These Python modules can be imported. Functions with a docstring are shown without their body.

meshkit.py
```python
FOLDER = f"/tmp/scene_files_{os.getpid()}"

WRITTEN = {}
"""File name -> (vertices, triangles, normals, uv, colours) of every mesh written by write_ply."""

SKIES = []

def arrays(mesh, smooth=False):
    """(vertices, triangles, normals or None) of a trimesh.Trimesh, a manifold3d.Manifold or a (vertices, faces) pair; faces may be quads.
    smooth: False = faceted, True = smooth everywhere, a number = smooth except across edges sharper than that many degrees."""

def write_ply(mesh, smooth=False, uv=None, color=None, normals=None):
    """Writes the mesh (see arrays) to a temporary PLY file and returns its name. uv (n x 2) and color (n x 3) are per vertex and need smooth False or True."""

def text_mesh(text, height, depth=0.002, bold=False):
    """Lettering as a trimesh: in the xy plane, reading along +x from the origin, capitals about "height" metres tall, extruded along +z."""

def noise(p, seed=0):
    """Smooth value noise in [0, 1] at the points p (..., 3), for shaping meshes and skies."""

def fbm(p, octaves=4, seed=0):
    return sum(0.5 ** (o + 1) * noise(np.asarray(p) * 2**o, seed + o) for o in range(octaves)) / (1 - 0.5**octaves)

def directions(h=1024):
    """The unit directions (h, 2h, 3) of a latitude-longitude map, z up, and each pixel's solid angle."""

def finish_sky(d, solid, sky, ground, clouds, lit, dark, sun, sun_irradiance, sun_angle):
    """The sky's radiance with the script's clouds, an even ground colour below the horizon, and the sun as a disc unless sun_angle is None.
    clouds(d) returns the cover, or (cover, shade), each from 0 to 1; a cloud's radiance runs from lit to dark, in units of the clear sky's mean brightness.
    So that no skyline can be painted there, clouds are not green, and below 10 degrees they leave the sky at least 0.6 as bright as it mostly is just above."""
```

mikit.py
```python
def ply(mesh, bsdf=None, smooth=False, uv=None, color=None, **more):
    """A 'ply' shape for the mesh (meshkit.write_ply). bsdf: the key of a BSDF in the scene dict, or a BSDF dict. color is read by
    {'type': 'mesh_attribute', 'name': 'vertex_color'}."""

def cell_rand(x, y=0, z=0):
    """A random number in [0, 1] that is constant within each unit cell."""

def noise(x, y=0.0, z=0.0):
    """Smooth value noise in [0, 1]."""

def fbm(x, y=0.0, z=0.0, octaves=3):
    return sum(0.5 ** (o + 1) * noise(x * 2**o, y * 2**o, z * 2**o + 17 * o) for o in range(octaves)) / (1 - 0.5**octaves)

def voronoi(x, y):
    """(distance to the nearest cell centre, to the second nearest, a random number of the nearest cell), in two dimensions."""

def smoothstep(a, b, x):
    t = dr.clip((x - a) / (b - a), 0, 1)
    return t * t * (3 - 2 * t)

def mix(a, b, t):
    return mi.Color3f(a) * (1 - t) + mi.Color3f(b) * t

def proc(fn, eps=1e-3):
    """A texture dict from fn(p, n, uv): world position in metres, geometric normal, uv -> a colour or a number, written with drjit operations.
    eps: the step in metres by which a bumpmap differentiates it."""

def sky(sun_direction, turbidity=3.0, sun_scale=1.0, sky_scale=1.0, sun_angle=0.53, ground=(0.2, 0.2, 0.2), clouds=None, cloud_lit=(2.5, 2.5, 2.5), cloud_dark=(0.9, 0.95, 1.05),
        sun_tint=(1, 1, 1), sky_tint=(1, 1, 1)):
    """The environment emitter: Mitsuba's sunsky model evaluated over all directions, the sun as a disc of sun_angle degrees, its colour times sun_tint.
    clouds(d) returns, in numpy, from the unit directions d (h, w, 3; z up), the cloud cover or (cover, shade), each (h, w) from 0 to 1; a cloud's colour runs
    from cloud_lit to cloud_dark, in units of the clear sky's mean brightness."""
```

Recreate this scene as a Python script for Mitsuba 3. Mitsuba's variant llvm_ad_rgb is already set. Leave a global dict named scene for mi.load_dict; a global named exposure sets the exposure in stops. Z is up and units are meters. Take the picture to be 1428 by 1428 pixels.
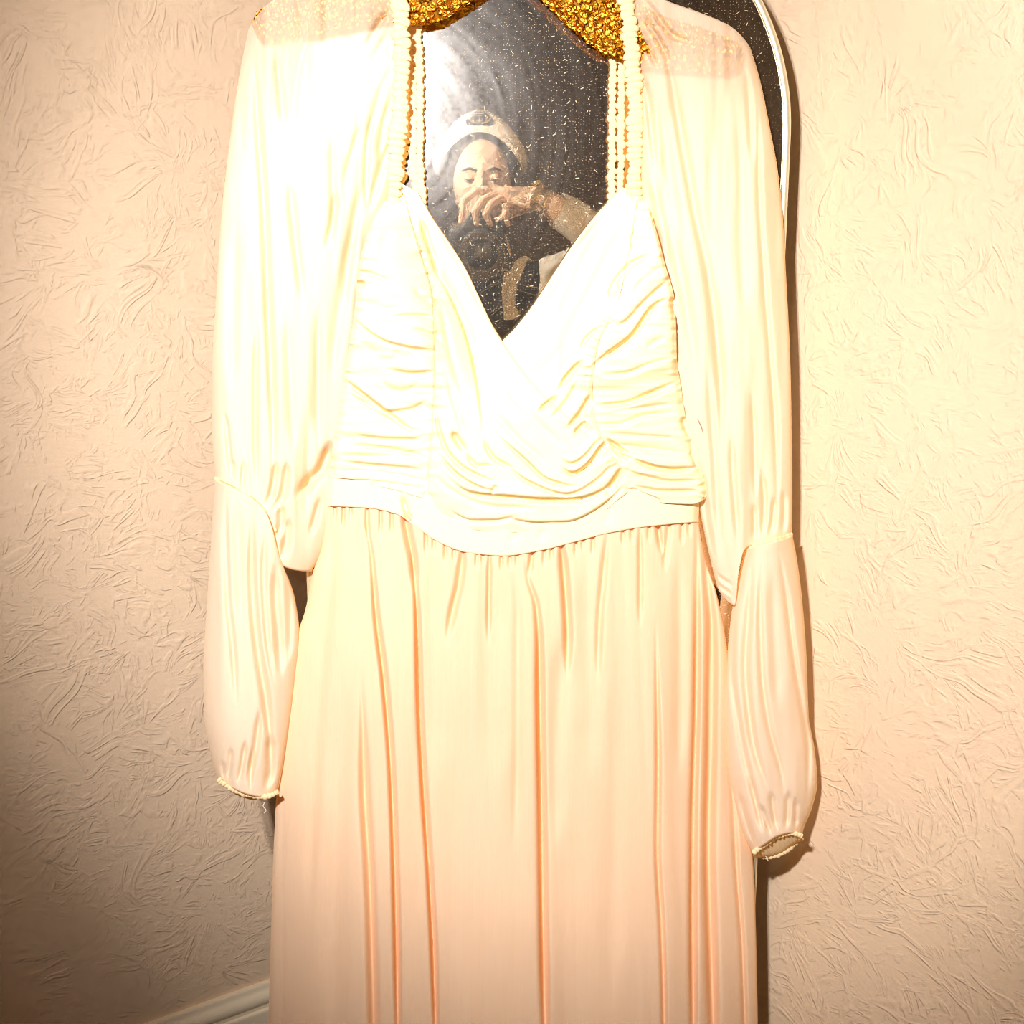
import math
import numpy as np, trimesh, manifold3d as m3
import drjit as dr, mitsuba as mi, mikit, meshkit
from mikit import noise, smoothstep, mix, cell_rand, fbm
from scipy.spatial import cKDTree
from scipy.interpolate import PchipInterpolator, CubicSpline
T = mi.ScalarTransform4f
scene, labels = {}, {}

# ------------------------------------------------------------------ camera
F_PX, PITCH, CAM_H = 1666.0, math.radians(14.1), 1.35
C = np.array([0.0, 0.0, CAM_H])
FW = np.array([0, math.cos(PITCH), -math.sin(PITCH)])
UP = np.array([0, math.sin(PITCH), math.cos(PITCH)])
RT = np.array([1.0, 0, 0])
scene['camera_view'] = {'type': 'perspective', 'fov': 2 * math.degrees(math.atan(714 / F_PX)), 'fov_axis': 'x', 'near_clip': 0.004, 'far_clip': 50,
                        'to_world': T().look_at(origin=C.tolist(), target=(C + FW).tolist(), up=[0, 0, 1])}
exposure = 0.28

def ray(u, v):
    u, v = np.asarray(u, float), np.asarray(v, float)
    return FW + RT * ((u - 714) / F_PX)[..., None] + UP * ((714 - v) / F_PX)[..., None]

# the mirror stands almost upright across the corner; it leans back by two degrees
MD = 1.36
NF = ray(672, 358); NF = NF / np.linalg.norm(NF)
NM = -NF                                   # mirror normal, towards the room
M0 = C + NF * MD
MX = np.cross([0, 0, 1.0], NF); MX = MX / np.linalg.norm(MX) * -1   # to the right
if MX[0] < 0: MX = -MX
MU = np.cross(MX, NF); MU = MU if MU[2] > 0 else -MU              # up along the mirror

def W(u, v, e=0.0):
    """World point that the photograph shows at (u, v), on the plane parallel to the mirror at distance e before it."""
    d = ray(u, v)
    t = (NM @ (M0 - C) + np.asarray(e, float)) / (d @ NM)
    return C + d * t[..., None]

def reflect(p):
    p = np.asarray(p, float)
    return p - 2 * ((p - M0) @ NM)[..., None] * NM

def V(u, v, dz=0.0):
    """Real point whose reflection in the mirror shows at (u, v); dz metres behind the camera's own distance."""
    d = ray(u, v); d = d / (d @ NF)[..., None]
    return reflect(C + d * (2 * MD + np.asarray(dz, float))[..., None])

# ------------------------------------------------------------------ light: the flash held up by the photographer's free hand
FLASH = V(492, 112, -0.02)
AIM = W(690, 490, 0.0)
FD = (AIM - FLASH) / np.linalg.norm(AIM - FLASH)
FX = np.cross(FD, [0, 0, 1]); FX /= np.linalg.norm(FX)
FY = np.cross(FX, FD)
POWER, CORE, DOME = 7.3, 3.7, 330.0                          # the wide beam, its brighter core, the frosted rim of the diffuser cap
k = 0
for aim, power, cut, beam, spread in (((875, 350), POWER, 36.4, 26.5, ((-.024, -.013), (.024, -.013), (-.024, .013), (.024, .013))), ((615, 705), CORE, 27.5, 16.0, ((-.012, 0), (.012, 0)))):
    for a, b in spread:
        o = FLASH + FX * a + FY * b + FD * .046
        scene[f'flash_beam_{k:03d}'] = {'type': 'spot', 'to_world': T().look_at(origin=o.tolist(), target=(o + W(*aim, 0.0) - FLASH).tolist(), up=[0, 0, 1]),
            'intensity': {'type': 'rgb', 'value': [power / len(spread) * c for c in (1.0, 1.0, 1.2)]}, 'cutoff_angle': cut, 'beam_width': beam}
        k += 1

# ------------------------------------------------------------------ helpers
def obj(key, mesh, bsdf, smooth=True, label=None, cat=None, group=None, kind=None, uv=None):
    base, n = key, 0
    while key in scene:
        n += 1; key = f'{base}_{n:03d}'
    scene[key] = mikit.ply(mesh, bsdf, smooth, uv)
    d = {k: v for k, v in (('label', label), ('category', cat), ('group', group), ('kind', kind)) if v}
    if d: labels[key] = d
    return key

def thing(key, label, cat, group=None):
    labels[key] = {'label': label, 'category': cat}
    if group: labels[key]['group'] = group

def curve(pts, n):
    """A smooth curve through the points, resampled to n points by arc length."""
    p = np.asarray(pts, float)
    if len(p) == 1: return np.repeat(p, n, 0)
    s = np.concatenate([[0], np.cumsum(np.linalg.norm(np.diff(p, axis=0), axis=1))])
    f = PchipInterpolator(s, p) if len(p) > 2 else (lambda x: p[0] + (p[1] - p[0]) * (x / s[-1])[:, None])
    q = f(np.linspace(0, s[-1], max(n, 2) * 4))
    s2 = np.concatenate([[0], np.cumsum(np.linalg.norm(np.diff(q, axis=0), axis=1))])
    return np.stack([np.interp(np.linspace(0, s2[-1], n), s2, q[:, k]) for k in range(q.shape[1])], 1)

def coons(top, bottom, left, right, nu, nv):
    t_, b_, l_, r_ = curve(top, nu), curve(bottom, nu), curve(left, nv), curve(right, nv)
    s, t = np.meshgrid(np.linspace(0, 1, nu), np.linspace(0, 1, nv))
    s, t = s[..., None], t[..., None]
    p = (1 - t) * t_[None] + t * b_[None] + (1 - s) * l_[:, None] + s * r_[:, None] \
        - ((1 - s) * (1 - t) * (t_[0] + l_[0]) / 2 + s * (1 - t) * (t_[-1] + r_[0]) / 2 + (1 - s) * t * (b_[0] + l_[-1]) / 2 + s * t * (b_[-1] + r_[-1]) / 2)
    return p, s[..., 0], t[..., 0]

def grid_faces(nv, nu, close=False):
    i, j = np.meshgrid(np.arange(nv - 1), np.arange(nu if close else nu - 1), indexing='ij')
    j2 = (j + 1) % nu
    return np.stack([i * nu + j, (i + 1) * nu + j, (i + 1) * nu + j2, i * nu + j2], -1).reshape(-1, 4)

def wrinkle(p, creases):
    """Height in metres of the folds at the points p (..., 2), in photograph pixels. A crease: (points, width px, depth m[, ledge m, reach px])."""
    q = p.reshape(-1, 2)
    h = np.zeros(len(q))
    for c in creases:
        pts, w, d = c[:3]
        ledge, reach = (c[3], c[4]) if len(c) > 3 else (0.0, 20.0)
        L = np.linalg.norm(np.diff(np.asarray(pts, float), axis=0), axis=1).sum()
        n = max(int(L / 1.5), 4)
        cv = curve(pts, n)
        R = max(4 * w, 3.2 * reach if ledge else 0)
        near = np.flatnonzero((q[:, 0] > cv[:, 0].min() - R) & (q[:, 0] < cv[:, 0].max() + R) & (q[:, 1] > cv[:, 1].min() - R) & (q[:, 1] < cv[:, 1].max() + R))
        if not len(near): continue
        dist, idx = cKDTree(cv).query(q[near], distance_upper_bound=R)
        ok = np.isfinite(dist)
        near, dist, idx = near[ok], dist[ok], idx[ok]
        tt = idx / (n - 1.0)
        taper = np.clip(np.minimum(tt, 1 - tt) / 0.28, 0, 1)
        taper = taper * taper * (3 - 2 * taper)
        w_ = w * (0.55 + 0.45 * taper)
        h[near] -= d * taper * np.exp(-(dist / w_) ** 2)
        if ledge:
            tan = np.gradient(cv, axis=0)[idx]
            off = q[near] - cv[idx]
            side = (tan[:, 0] * off[:, 1] - tan[:, 1] * off[:, 0]) / (np.linalg.norm(tan, axis=1) + 1e-9)
            # positive side: below a crease drawn from left to right
            sg = 1 / (1 + np.exp(np.clip(side / (0.45 * w), -40, 40)))
            h[near] += ledge * taper * sg * np.exp(-(dist / reach) ** 2)
    return h.reshape(p.shape[:-1])

def sheet(top, bottom, left, right, e, step=2.0, creases=(), extra=None, thick=0.0, round_edge=0.0, back=None, steps=None, floor=.0085):
    """A cloth panel. e(p, s, t): height before the mirror. thick: closes the panel at this distance behind; back(p, s, t): the height of the back sheet instead."""
    Lh = max(np.linalg.norm(np.diff(np.asarray(x, float), axis=0), axis=1).sum() for x in (top, bottom))
    Lv = max(np.linalg.norm(np.diff(np.asarray(x, float), axis=0), axis=1).sum() for x in (left, right))
    su, sv = steps or (step, step)
    nu, nv = max(int(Lh / su), 6), max(int(Lv / sv), 6)
    p, s, t = coons(top, bottom, left, right, nu, nv)
    h = e(p, s, t) + wrinkle(p, creases)
    if extra is not None: h = h + extra(p, s, t)
    h = np.maximum(h, floor(p, s, t) if callable(floor) else floor)
    if round_edge:
        d = np.minimum(s, 1 - s) * Lh
        h = h - round_edge * np.exp(-(d / 5.0) ** 2)
    v = W(p[..., 0], p[..., 1], h).reshape(-1, 3)
    f = grid_faces(nv, nu)
    if not thick and back is None:
        return trimesh.Trimesh(v, np.vstack([f[:, [0, 1, 2]], f[:, [0, 2, 3]]]), process=False)
    hb = np.minimum(back(p, s, t), h - 0.0015) if back is not None else h - thick
    vb = W(p[..., 0], p[..., 1], hb).reshape(-1, 3)
    n = len(v)
    i = np.arange(nv - 1) * nu
    rim = [np.stack([i, i + n, i + nu + n, i + nu], 1), np.stack([i + nu - 1, i + 2 * nu - 1, i + 2 * nu - 1 + n, i + nu - 1 + n], 1)]
    j = np.arange(nu - 1)
    rim += [np.stack([j, j + 1, j + 1 + n, j + n], 1), np.stack([j + (nv - 1) * nu, j + (nv - 1) * nu + n, j + 1 + (nv - 1) * nu + n, j + 1 + (nv - 1) * nu], 1)]
    f = np.vstack([f, f[:, ::-1] + n] + rim)
    return trimesh.Trimesh(np.vstack([v, vb]), np.vstack([f[:, [0, 1, 2]], f[:, [0, 2, 3]]]), process=False)

def tube(path, radii, sides=12, flat=1.0, up=None, cap=True):
    """A tube along world points; radii per point; flat: the second radius over the first; up: direction of the flattened radius."""
    p = np.asarray(path, float); n = len(p)
    r = np.broadcast_to(np.asarray(radii, float), (n,))
    t = np.gradient(p, axis=0); t /= np.linalg.norm(t, axis=1, keepdims=True) + 1e-12
    ref = np.asarray(up if up is not None else NM, float)
    a = np.cross(t, ref); a /= np.linalg.norm(a, axis=1, keepdims=True) + 1e-12
    b = np.cross(a, t)
    ang = np.arange(sides) * 2 * np.pi / sides
    v = p[:, None] + r[:, None, None] * (np.cos(ang)[None, :, None] * a[:, None] + flat * np.sin(ang)[None, :, None] * b[:, None])
    v = v.reshape(-1, 3)
    f = grid_faces(n, sides, True)
    tri = np.vstack([f[:, [0, 1, 2]], f[:, [0, 2, 3]]])
    if cap:
        v = np.vstack([v, p[0], p[-1]])
        k = np.arange(sides)
        tri = np.vstack([tri, np.stack([k, (k + 1) % sides, k * 0 + n * sides], 1), np.stack([(n - 1) * sides + (k + 1) % sides, (n - 1) * sides + k, k * 0 + n * sides + 1], 1)])
    m = trimesh.Trimesh(v, tri, process=False)
    if m.volume < 0: m.invert()
    return m

def ruche(pts, e, width, pitch, seed, flat=0.45, jitter=1.0):
    """A gathered casing along photograph points: width and pitch in pixels, height e."""
    L = np.linalg.norm(np.diff(np.asarray(pts, float), axis=0), axis=1).sum()
    n = int(L / pitch * 7)
    cv = curve(pts, n)
    if isinstance(e, tuple): e = np.interp(np.linspace(0, 1, n), np.linspace(0, 1, len(e)), e)
    rng = np.random.default_rng(seed)
    s = np.linspace(0, L / pitch, n)
    s = s + 0.35 * (meshkit.noise(np.stack([s * 0.5, s * 0, s * 0], -1), seed) - .5)
    k = np.floor(s).astype(int)
    amp = (0.8 + 0.4 * rng.random(k.max() + 2) * jitter)[k]
    bump = np.abs(np.sin(np.pi * s)) ** 0.6
    r = width / 2 * amp * (0.62 + 0.42 * bump) / 1225.0
    cv = cv + np.stack([(meshkit.noise(np.stack([s * 1.3, s * 0 + 7, s * 0], -1), seed) - .5) * 2.4 * jitter, s * 0], -1)
    return tube(W(cv[:, 0], cv[:, 1], np.broadcast_to(e, (n,))), r, 12, flat, up=NM)

def join(*ms): return trimesh.util.concatenate(ms)

def to_tri(man):
    m = man.to_mesh()
    return trimesh.Trimesh(np.array(m.vert_properties[:, :3]), np.array(m.tri_verts), process=False)

# ------------------------------------------------------------------ materials
def rgb(*c): return {'type': 'rgb', 'value': list(c)}
def diffuse(*c): return {'type': 'twosided', 'bsdf': {'type': 'diffuse', 'reflectance': rgb(*c)}}
def thin(c, trans, rough=0.7): return {'type': 'principledthin', 'base_color': rgb(*c), 'roughness': rough, 'diff_trans': trans, 'eta': 1.3}

def stomp(x, y, size, seed):
    """Trowelled crow's-foot strokes: ridges that fan out from a point beside each stroke's centre."""
    X, Y = x / size, y / size
    wx = X + 0.5 * (noise(X * 1.7, Y * 1.7, seed + 3.1) - 0.5)
    wy = Y + 0.5 * (noise(X * 1.7, Y * 1.7, seed + 9.7) - 0.5)
    best, cx, cy, rr = mi.Float(9), mi.Float(0), mi.Float(0), mi.Float(0)
    fx, fy = dr.floor(wx), dr.floor(wy)
    for a in (-1, 0, 1):
        for b in (-1, 0, 1):
            px = fx + a + cell_rand(fx + a, fy + b, seed)
            py = fy + b + cell_rand(fx + a, fy + b, seed + 1)
            d = dr.square(px - wx) + dr.square(py - wy)
            c = d < best
            rr = dr.select(c, cell_rand(fx + a, fy + b, seed + 2), rr)
            cx, cy, best = dr.select(c, px, cx), dr.select(c, py, cy), dr.minimum(best, d)
    ang = rr * 6.2831853
    ox, oy = wx - cx + 0.9 * dr.cos(ang), wy - cy + 0.9 * dr.sin(ang)
    rad, th = dr.sqrt(ox * ox + oy * oy), dr.atan2(oy, ox)
    wob = 0.35 * noise(wx * 5, wy * 5, seed + 5)
    n1 = noise(th * 15.0 + wob * 2.6 + rr * 50, rad * 2.0, seed + 4)
    ridge = smoothstep(0.60, 0.71, n1) * (1 - 0.75 * smoothstep(0.78, 0.95, n1))
    keep = smoothstep(0.40, 0.58, noise(wx * 2.3 + 11, wy * 2.3, seed + 6)) * smoothstep(0.95, 0.5, best)
    lump = noise(wx * 14, wy * 14, seed + 8)
    return ridge * keep * (0.6 + 0.8 * lump)

def plaster(p, n, uv):
    x, y = uv.x, uv.y
    a = stomp(x, y, 0.085, 21)
    b = stomp(x + 0.37, y + 0.11, 0.06, 57)
    fine = noise(x * 170, y * 260, 3.0)
    drag = noise(x * 60, y * 320 + 30 * noise(x * 9, y * 9, 2), 5.0)
    c = stomp(x + 0.71, y + 0.53, 0.036, 91)
    return dr.maximum(dr.maximum(a, 0.75 * b), 0.6 * c) + 0.12 * fine + 0.22 * drag + 0.35 * noise(x * 16, y * 16, 1.0)
plaster_tex = mikit.proc(plaster, eps=6e-4)
def wall_paint(p, n, uv):
    t = fbm(uv.x * 2.2, uv.y * 2.2, 4.0)
    return mix((0.89, 0.645, 0.365), (0.93, 0.68, 0.395), t)
scene['paint'] = {'type': 'roughplastic', 'diffuse_reflectance': mikit.proc(wall_paint), 'alpha': 0.35, 'int_ior': 1.25, 'nonlinear': False}
for k_, rel in (('mat_wall', 0.0009), ('mat_wall_smoother', 0.0007)):
    scene[k_] = {'type': 'twosided', 'bsdf': {'type': 'bumpmap', 'arbitrary': plaster_tex, 'scale': rel, 'bsdf': {'type': 'ref', 'id': 'paint'}}}
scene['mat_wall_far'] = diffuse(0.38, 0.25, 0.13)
scene['mat_trim'] = {'type': 'twosided', 'bsdf': {'type': 'roughplastic', 'diffuse_reflectance': rgb(0.95, 0.78, 0.47), 'alpha': 0.2, 'int_ior': 1.4}}
def carpet(p, n, uv):
    return mix((0.10, 0.075, 0.055), (0.2, 0.15, 0.11), noise(p.x * 300, p.y * 300) * noise(p.x * 40, p.y * 40))
scene['mat_carpet'] = {'type': 'twosided', 'bsdf': {'type': 'diffuse', 'reflectance': mikit.proc(carpet)}}
scene['mat_ceiling'] = diffuse(0.5, 0.4, 0.28)

def veil(c, trans, opacity):
    b = thin(c, trans)
    return {'type': 'mask', 'opacity': opacity, 'bsdf': b}
scene['mat_bodice'] = diffuse(0.945, 0.742, 0.385)
scene['mat_band'] = diffuse(0.945, 0.748, 0.40)
scene['mat_trim_cloth'] = thin((0.955, 0.74, 0.37), 0.4)
def skirt_tint(p, n, uv):
    g = noise(p.x * 900, p.z * 25, 1.0)
    m = fbm(p.x * 45, p.z * 8, 2.0)
    return mix((0.94, 0.67, 0.36), (0.96, 0.715, 0.41), 0.55 * m + 0.45 * g)
scene['mat_skirt'] = {'type': 'principledthin', 'base_color': mikit.proc(skirt_tint), 'roughness': 0.8, 'diff_trans': 0.46, 'eta': 1.3}
scene['mat_lining'] = diffuse(0.95, 0.58, 0.15)
ZY0, ZY1 = float(W(700, 260)[2]), float(W(700, 10)[2])
def weave(p, n, uv): return 0.80 - 0.32 * smoothstep(ZY0, ZY1, p.z + 0.02 * noise(p.x * 20, p.z * 20))
scene['mat_sleeve'] = veil((0.968, 0.785, 0.50), 0.45, mikit.proc(weave))
scene['mat_yoke'] = veil((0.965, 0.78, 0.585), 0.75, 0.58)
scene['mat_sequin'] = {'type': 'twosided', 'bsdf': {'type': 'roughconductor', 'material': 'Au', 'alpha': 0.28, 'specular_reflectance': rgb(0.72, 0.48, 0.13)}}
scene['mat_hanger'] = diffuse(0.36, 0.15, 0.02)
scene['mat_gold'] = {'type': 'twosided', 'bsdf': {'type': 'roughconductor', 'material': 'Au', 'alpha': 0.12}}
scene['mat_frame'] = {'type': 'twosided', 'bsdf': {'type': 'principled', 'base_color': rgb(0.93, 0.80, 0.48), 'metallic': 0.75, 'roughness': 0.35}}
scene['mat_dark'] = diffuse(0.05, 0.04, 0.03)
scene['mat_thread'] = diffuse(0.9, 0.7, 0.45)

# ------------------------------------------------------------------ the room: a corner, the mirror stands across it
AW = math.radians(33.0)
LW0, LWD = np.array([-0.405, 1.742]), np.array([math.cos(AW), math.sin(AW)])     # left wall: a point, its direction to the right
RWD = np.array([math.sin(AW), -math.cos(AW)])                                     # right wall: direction towards the room
RW0 = np.array([0.330, 1.425])
sol = np.linalg.solve(np.array([LWD, -RWD]).T, RW0 - LW0)
CORNER = LW0 + LWD * sol[0]
RH = 2.45
def wall_quad(a, b, z0=0.0, z1=RH):
    L = np.linalg.norm(b - a)
    v = np.array([[*a, z0], [*b, z0], [*b, z1], [*a, z1]])
    return trimesh.Trimesh(v, [[0, 1, 2], [0, 2, 3]], process=False), np.array([[0, z0], [L, z0], [L, z1], [0, z1]])
LEN_L, LEN_R = 3.6, 4.2
PL, PR = CORNER - LWD * LEN_L, CORNER + RWD * LEN_R
PB = PL + RWD * LEN_R
def slab(key, a, b, mat, thick=0.1):
    """A wall as a slab: the face towards the room runs from a to b, the room on its right."""
    d = (b - a) / np.linalg.norm(b - a); nn = np.array([-d[1], d[0]]) * thick
    q = [a, b, b + nn, a + nn]
    v = np.array([[*x, z] for z in (0, RH) for x in q])
    f = np.array([[0, 1, 5, 4], [1, 2, 6, 5], [2, 3, 7, 6], [3, 0, 4, 7], [4, 5, 6, 7], [3, 2, 1, 0]])
    vv = v[f].reshape(-1, 3)
    ff = np.arange(24).reshape(6, 4)
    L = np.linalg.norm(b - a)
    uv = np.zeros((24, 2)); uv[:, 0] = (vv[:, :2] - a) @ d; uv[:, 1] = vv[:, 2]
    obj(key, (vv, ff), mat, False, uv=uv, kind='structure')
slab('wall_left', PL, CORNER, 'mat_wall')
slab('wall_right', CORNER, PR, 'mat_wall_smoother')
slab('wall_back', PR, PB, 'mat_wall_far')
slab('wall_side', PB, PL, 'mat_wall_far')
room = np.array([PL, CORNER, PR, PB])
def plate(key, z0, z1, mat):
    v = np.array([[*p, z] for z in (z0, z1) for p in room])
    f = np.array([[0, 1, 2, 3], [7, 6, 5, 4], [0, 4, 5, 1], [1, 5, 6, 2], [2, 6, 7, 3], [3, 7, 4, 0]])
    m = trimesh.Trimesh(v, np.vstack([f[:, [0, 1, 2]], f[:, [0, 2, 3]]]), process=False)
    if m.volume < 0: m.invert()
    obj(key, m, mat, False, kind='structure')
plate('floor', -0.06, 0.0, 'mat_carpet')
plate('ceiling', RH, RH + 0.06, 'mat_ceiling')
def baseboard(key, a, b, inward):
    prof = np.array([[0, 0], [.018, 0], [.018, .062], [.0165, .066], [.0125, .068], [.0125, .074], [.0155, .078], [.0165, .085], [.0150, .092], [.0100, .097], [.0085, .103], [.0085, .107], [.0065, .110], [0, .110]])
    v = np.array([[*(p + inward * q[0]), q[1]] for p in (a, b) for q in prof])
    n = len(prof); i = np.arange(n - 1)
    f = np.stack([i, i + 1, i + 1 + n, i + n], 1)
    m = trimesh.Trimesh(v, np.vstack([f[:, [0, 1, 2]], f[:, [0, 2, 3]]]), process=False)
    obj(key, m, 'mat_trim', 35, kind='structure')
baseboard('baseboard_left', PL, CORNER, np.array([LWD[1], -LWD[0]]))
baseboard('baseboard_right', CORNER, PR, np.array([RWD[1], -RWD[0]]))

# ------------------------------------------------------------------ the mirror
thing('mirror', 'tall arched standing mirror with a thin pale gold frame behind the hanging gown', 'mirror')
MC = W(755, 188)                                         # centre of the arch
MR = np.linalg.norm(W(1094, 188) - MC)
Z0 = 0.0
bottom = (MC[2] - 0.012) / MU[2]                           # down along the mirror to the floor
def arch(r, drop, n=72):
    a = np.linspace(0, np.pi, n)
    pts = np.stack([r * np.cos(a), r * np.sin(a)], 1)
    return np.vstack([[r, -drop], pts, [-r, -drop]])
def MP(q, e):
    return MC + q[:, :1] * MX + q[:, 1:2] * MU + NM * (np.zeros((len(q), 1)) + np.asarray(e).reshape(-1, 1))
q = arch(MR, bottom - 0.006)
poly = trimesh.creation.triangulate_polygon(__import__('shapely').geometry.Polygon(q), engine='earcut')
gv = MP(np.asarray(poly[0])[:, :2], 0.0)
gm = trimesh.Trimesh(gv, poly[1], process=False)
if gm.face_normals[0] @ NM < 0: gm.invert()
MXl, MUl, MCl = MX.tolist(), MU.tolist(), MC.tolist()
GC = [float((W(492, 112) - MC) @ MX), float((W(492, 112) - MC) @ MU)]
def mirror_xy(p):
    d = p - mi.Point3f(MCl)
    return dr.dot(d, mi.Vector3f(MXl)), dr.dot(d, mi.Vector3f(MUl))
def specks(x, y, size, seed, share, rmin, rmax, stretch):
    X, Y = x / size, y / size
    fx, fy = dr.floor(X), dr.floor(Y)
    out = mi.Float(0)
    r0, r1 = cell_rand(fx, fy, seed), cell_rand(fx, fy, seed + 1)
    px, py = 0.2 + 0.6 * cell_rand(fx, fy, seed + 2), 0.2 + 0.6 * cell_rand(fx, fy, seed + 3)
    a = cell_rand(fx, fy, seed + 4) * 6.2831853
    dx, dy = (X - fx - px) * size, (Y - fy - py) * size
    lx, ly = dx * dr.cos(a) + dy * dr.sin(a), -dx * dr.sin(a) + dy * dr.cos(a)
    rad = rmin + (rmax - rmin) * r1 * r1
    d = dr.sqrt(dr.square(lx / stretch) + dr.square(ly))
    return dr.select(r0 < share, smoothstep(1.0, 0.35, d / rad), 0.0)
def dust(p, n, uv):
    x, y = mirror_xy(p)
    s = specks(x, y, 0.0030, 3, 0.65, 0.0002, 0.00058, 1.4) * 0.65
    s = dr.maximum(s, specks(x + .13, y + .07, 0.0075, 13, 0.5, 0.00025, 0.0007, 1.8) * 0.7)
    s = dr.maximum(s, specks(x + .33, y + .27, 0.013, 23, 0.45, 0.0004, 0.0008, 4.0) * 0.9)
    s = dr.maximum(s, specks(x + .53, y + .47, 0.034, 33, 0.25, 0.00035, 0.0005, 9.0))
    film = 0.004 + 0.010 * fbm(x * 14, y * 14, 2.0) + 0.012 * noise(x * 60, y * 300, 5.0) * noise(x * 8, y * 20, 1.0)
    return dr.clip(s * (0.55 + 0.6 * noise(x * 11, y * 11, 9.0)) + film, 0, 1)
def smear(p, n, uv):
    x, y = mirror_xy(p)
    gx, gy = x - (GC[0] + 0.03), y - (GC[1] - 0.06)
    r = dr.sqrt(gx * gx + gy * gy)
    th = dr.atan2(gy, gx)
    arc = noise(r * 210 + 3.0 * noise(x * 10, y * 10, 4.0), th * 2.5, 7.0)
    arc2 = noise(r * 60, th * 2.0, 17.0)
    return dr.clip(0.03 + 0.06 * arc * (0.4 + 0.6 * arc2) + 0.02 * noise(x * 300, y * 300, 3.0), 0, 1)
silver = {'type': 'conductor', 'specular_reflectance': rgb(0.93, 0.87, 0.72)}
hazy = {'type': 'roughconductor', 'material': 'Ag', 'distribution': 'ggx', 'alpha': 0.042, 'specular_reflectance': rgb(1.0, 0.93, 0.76)}
scene['mat_mirror'] = {'type': 'blendbsdf', 'weight': mikit.proc(dust),
    'a': {'type': 'blendbsdf', 'weight': mikit.proc(smear), 'a': silver, 'b': hazy},
    'b': {'type': 'diffuse', 'reflectance': rgb(0.85, 0.66, 0.36)}}
obj('mirror__glass', gm, 'mat_mirror', False, label='dusty dark mirror glass')
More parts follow.
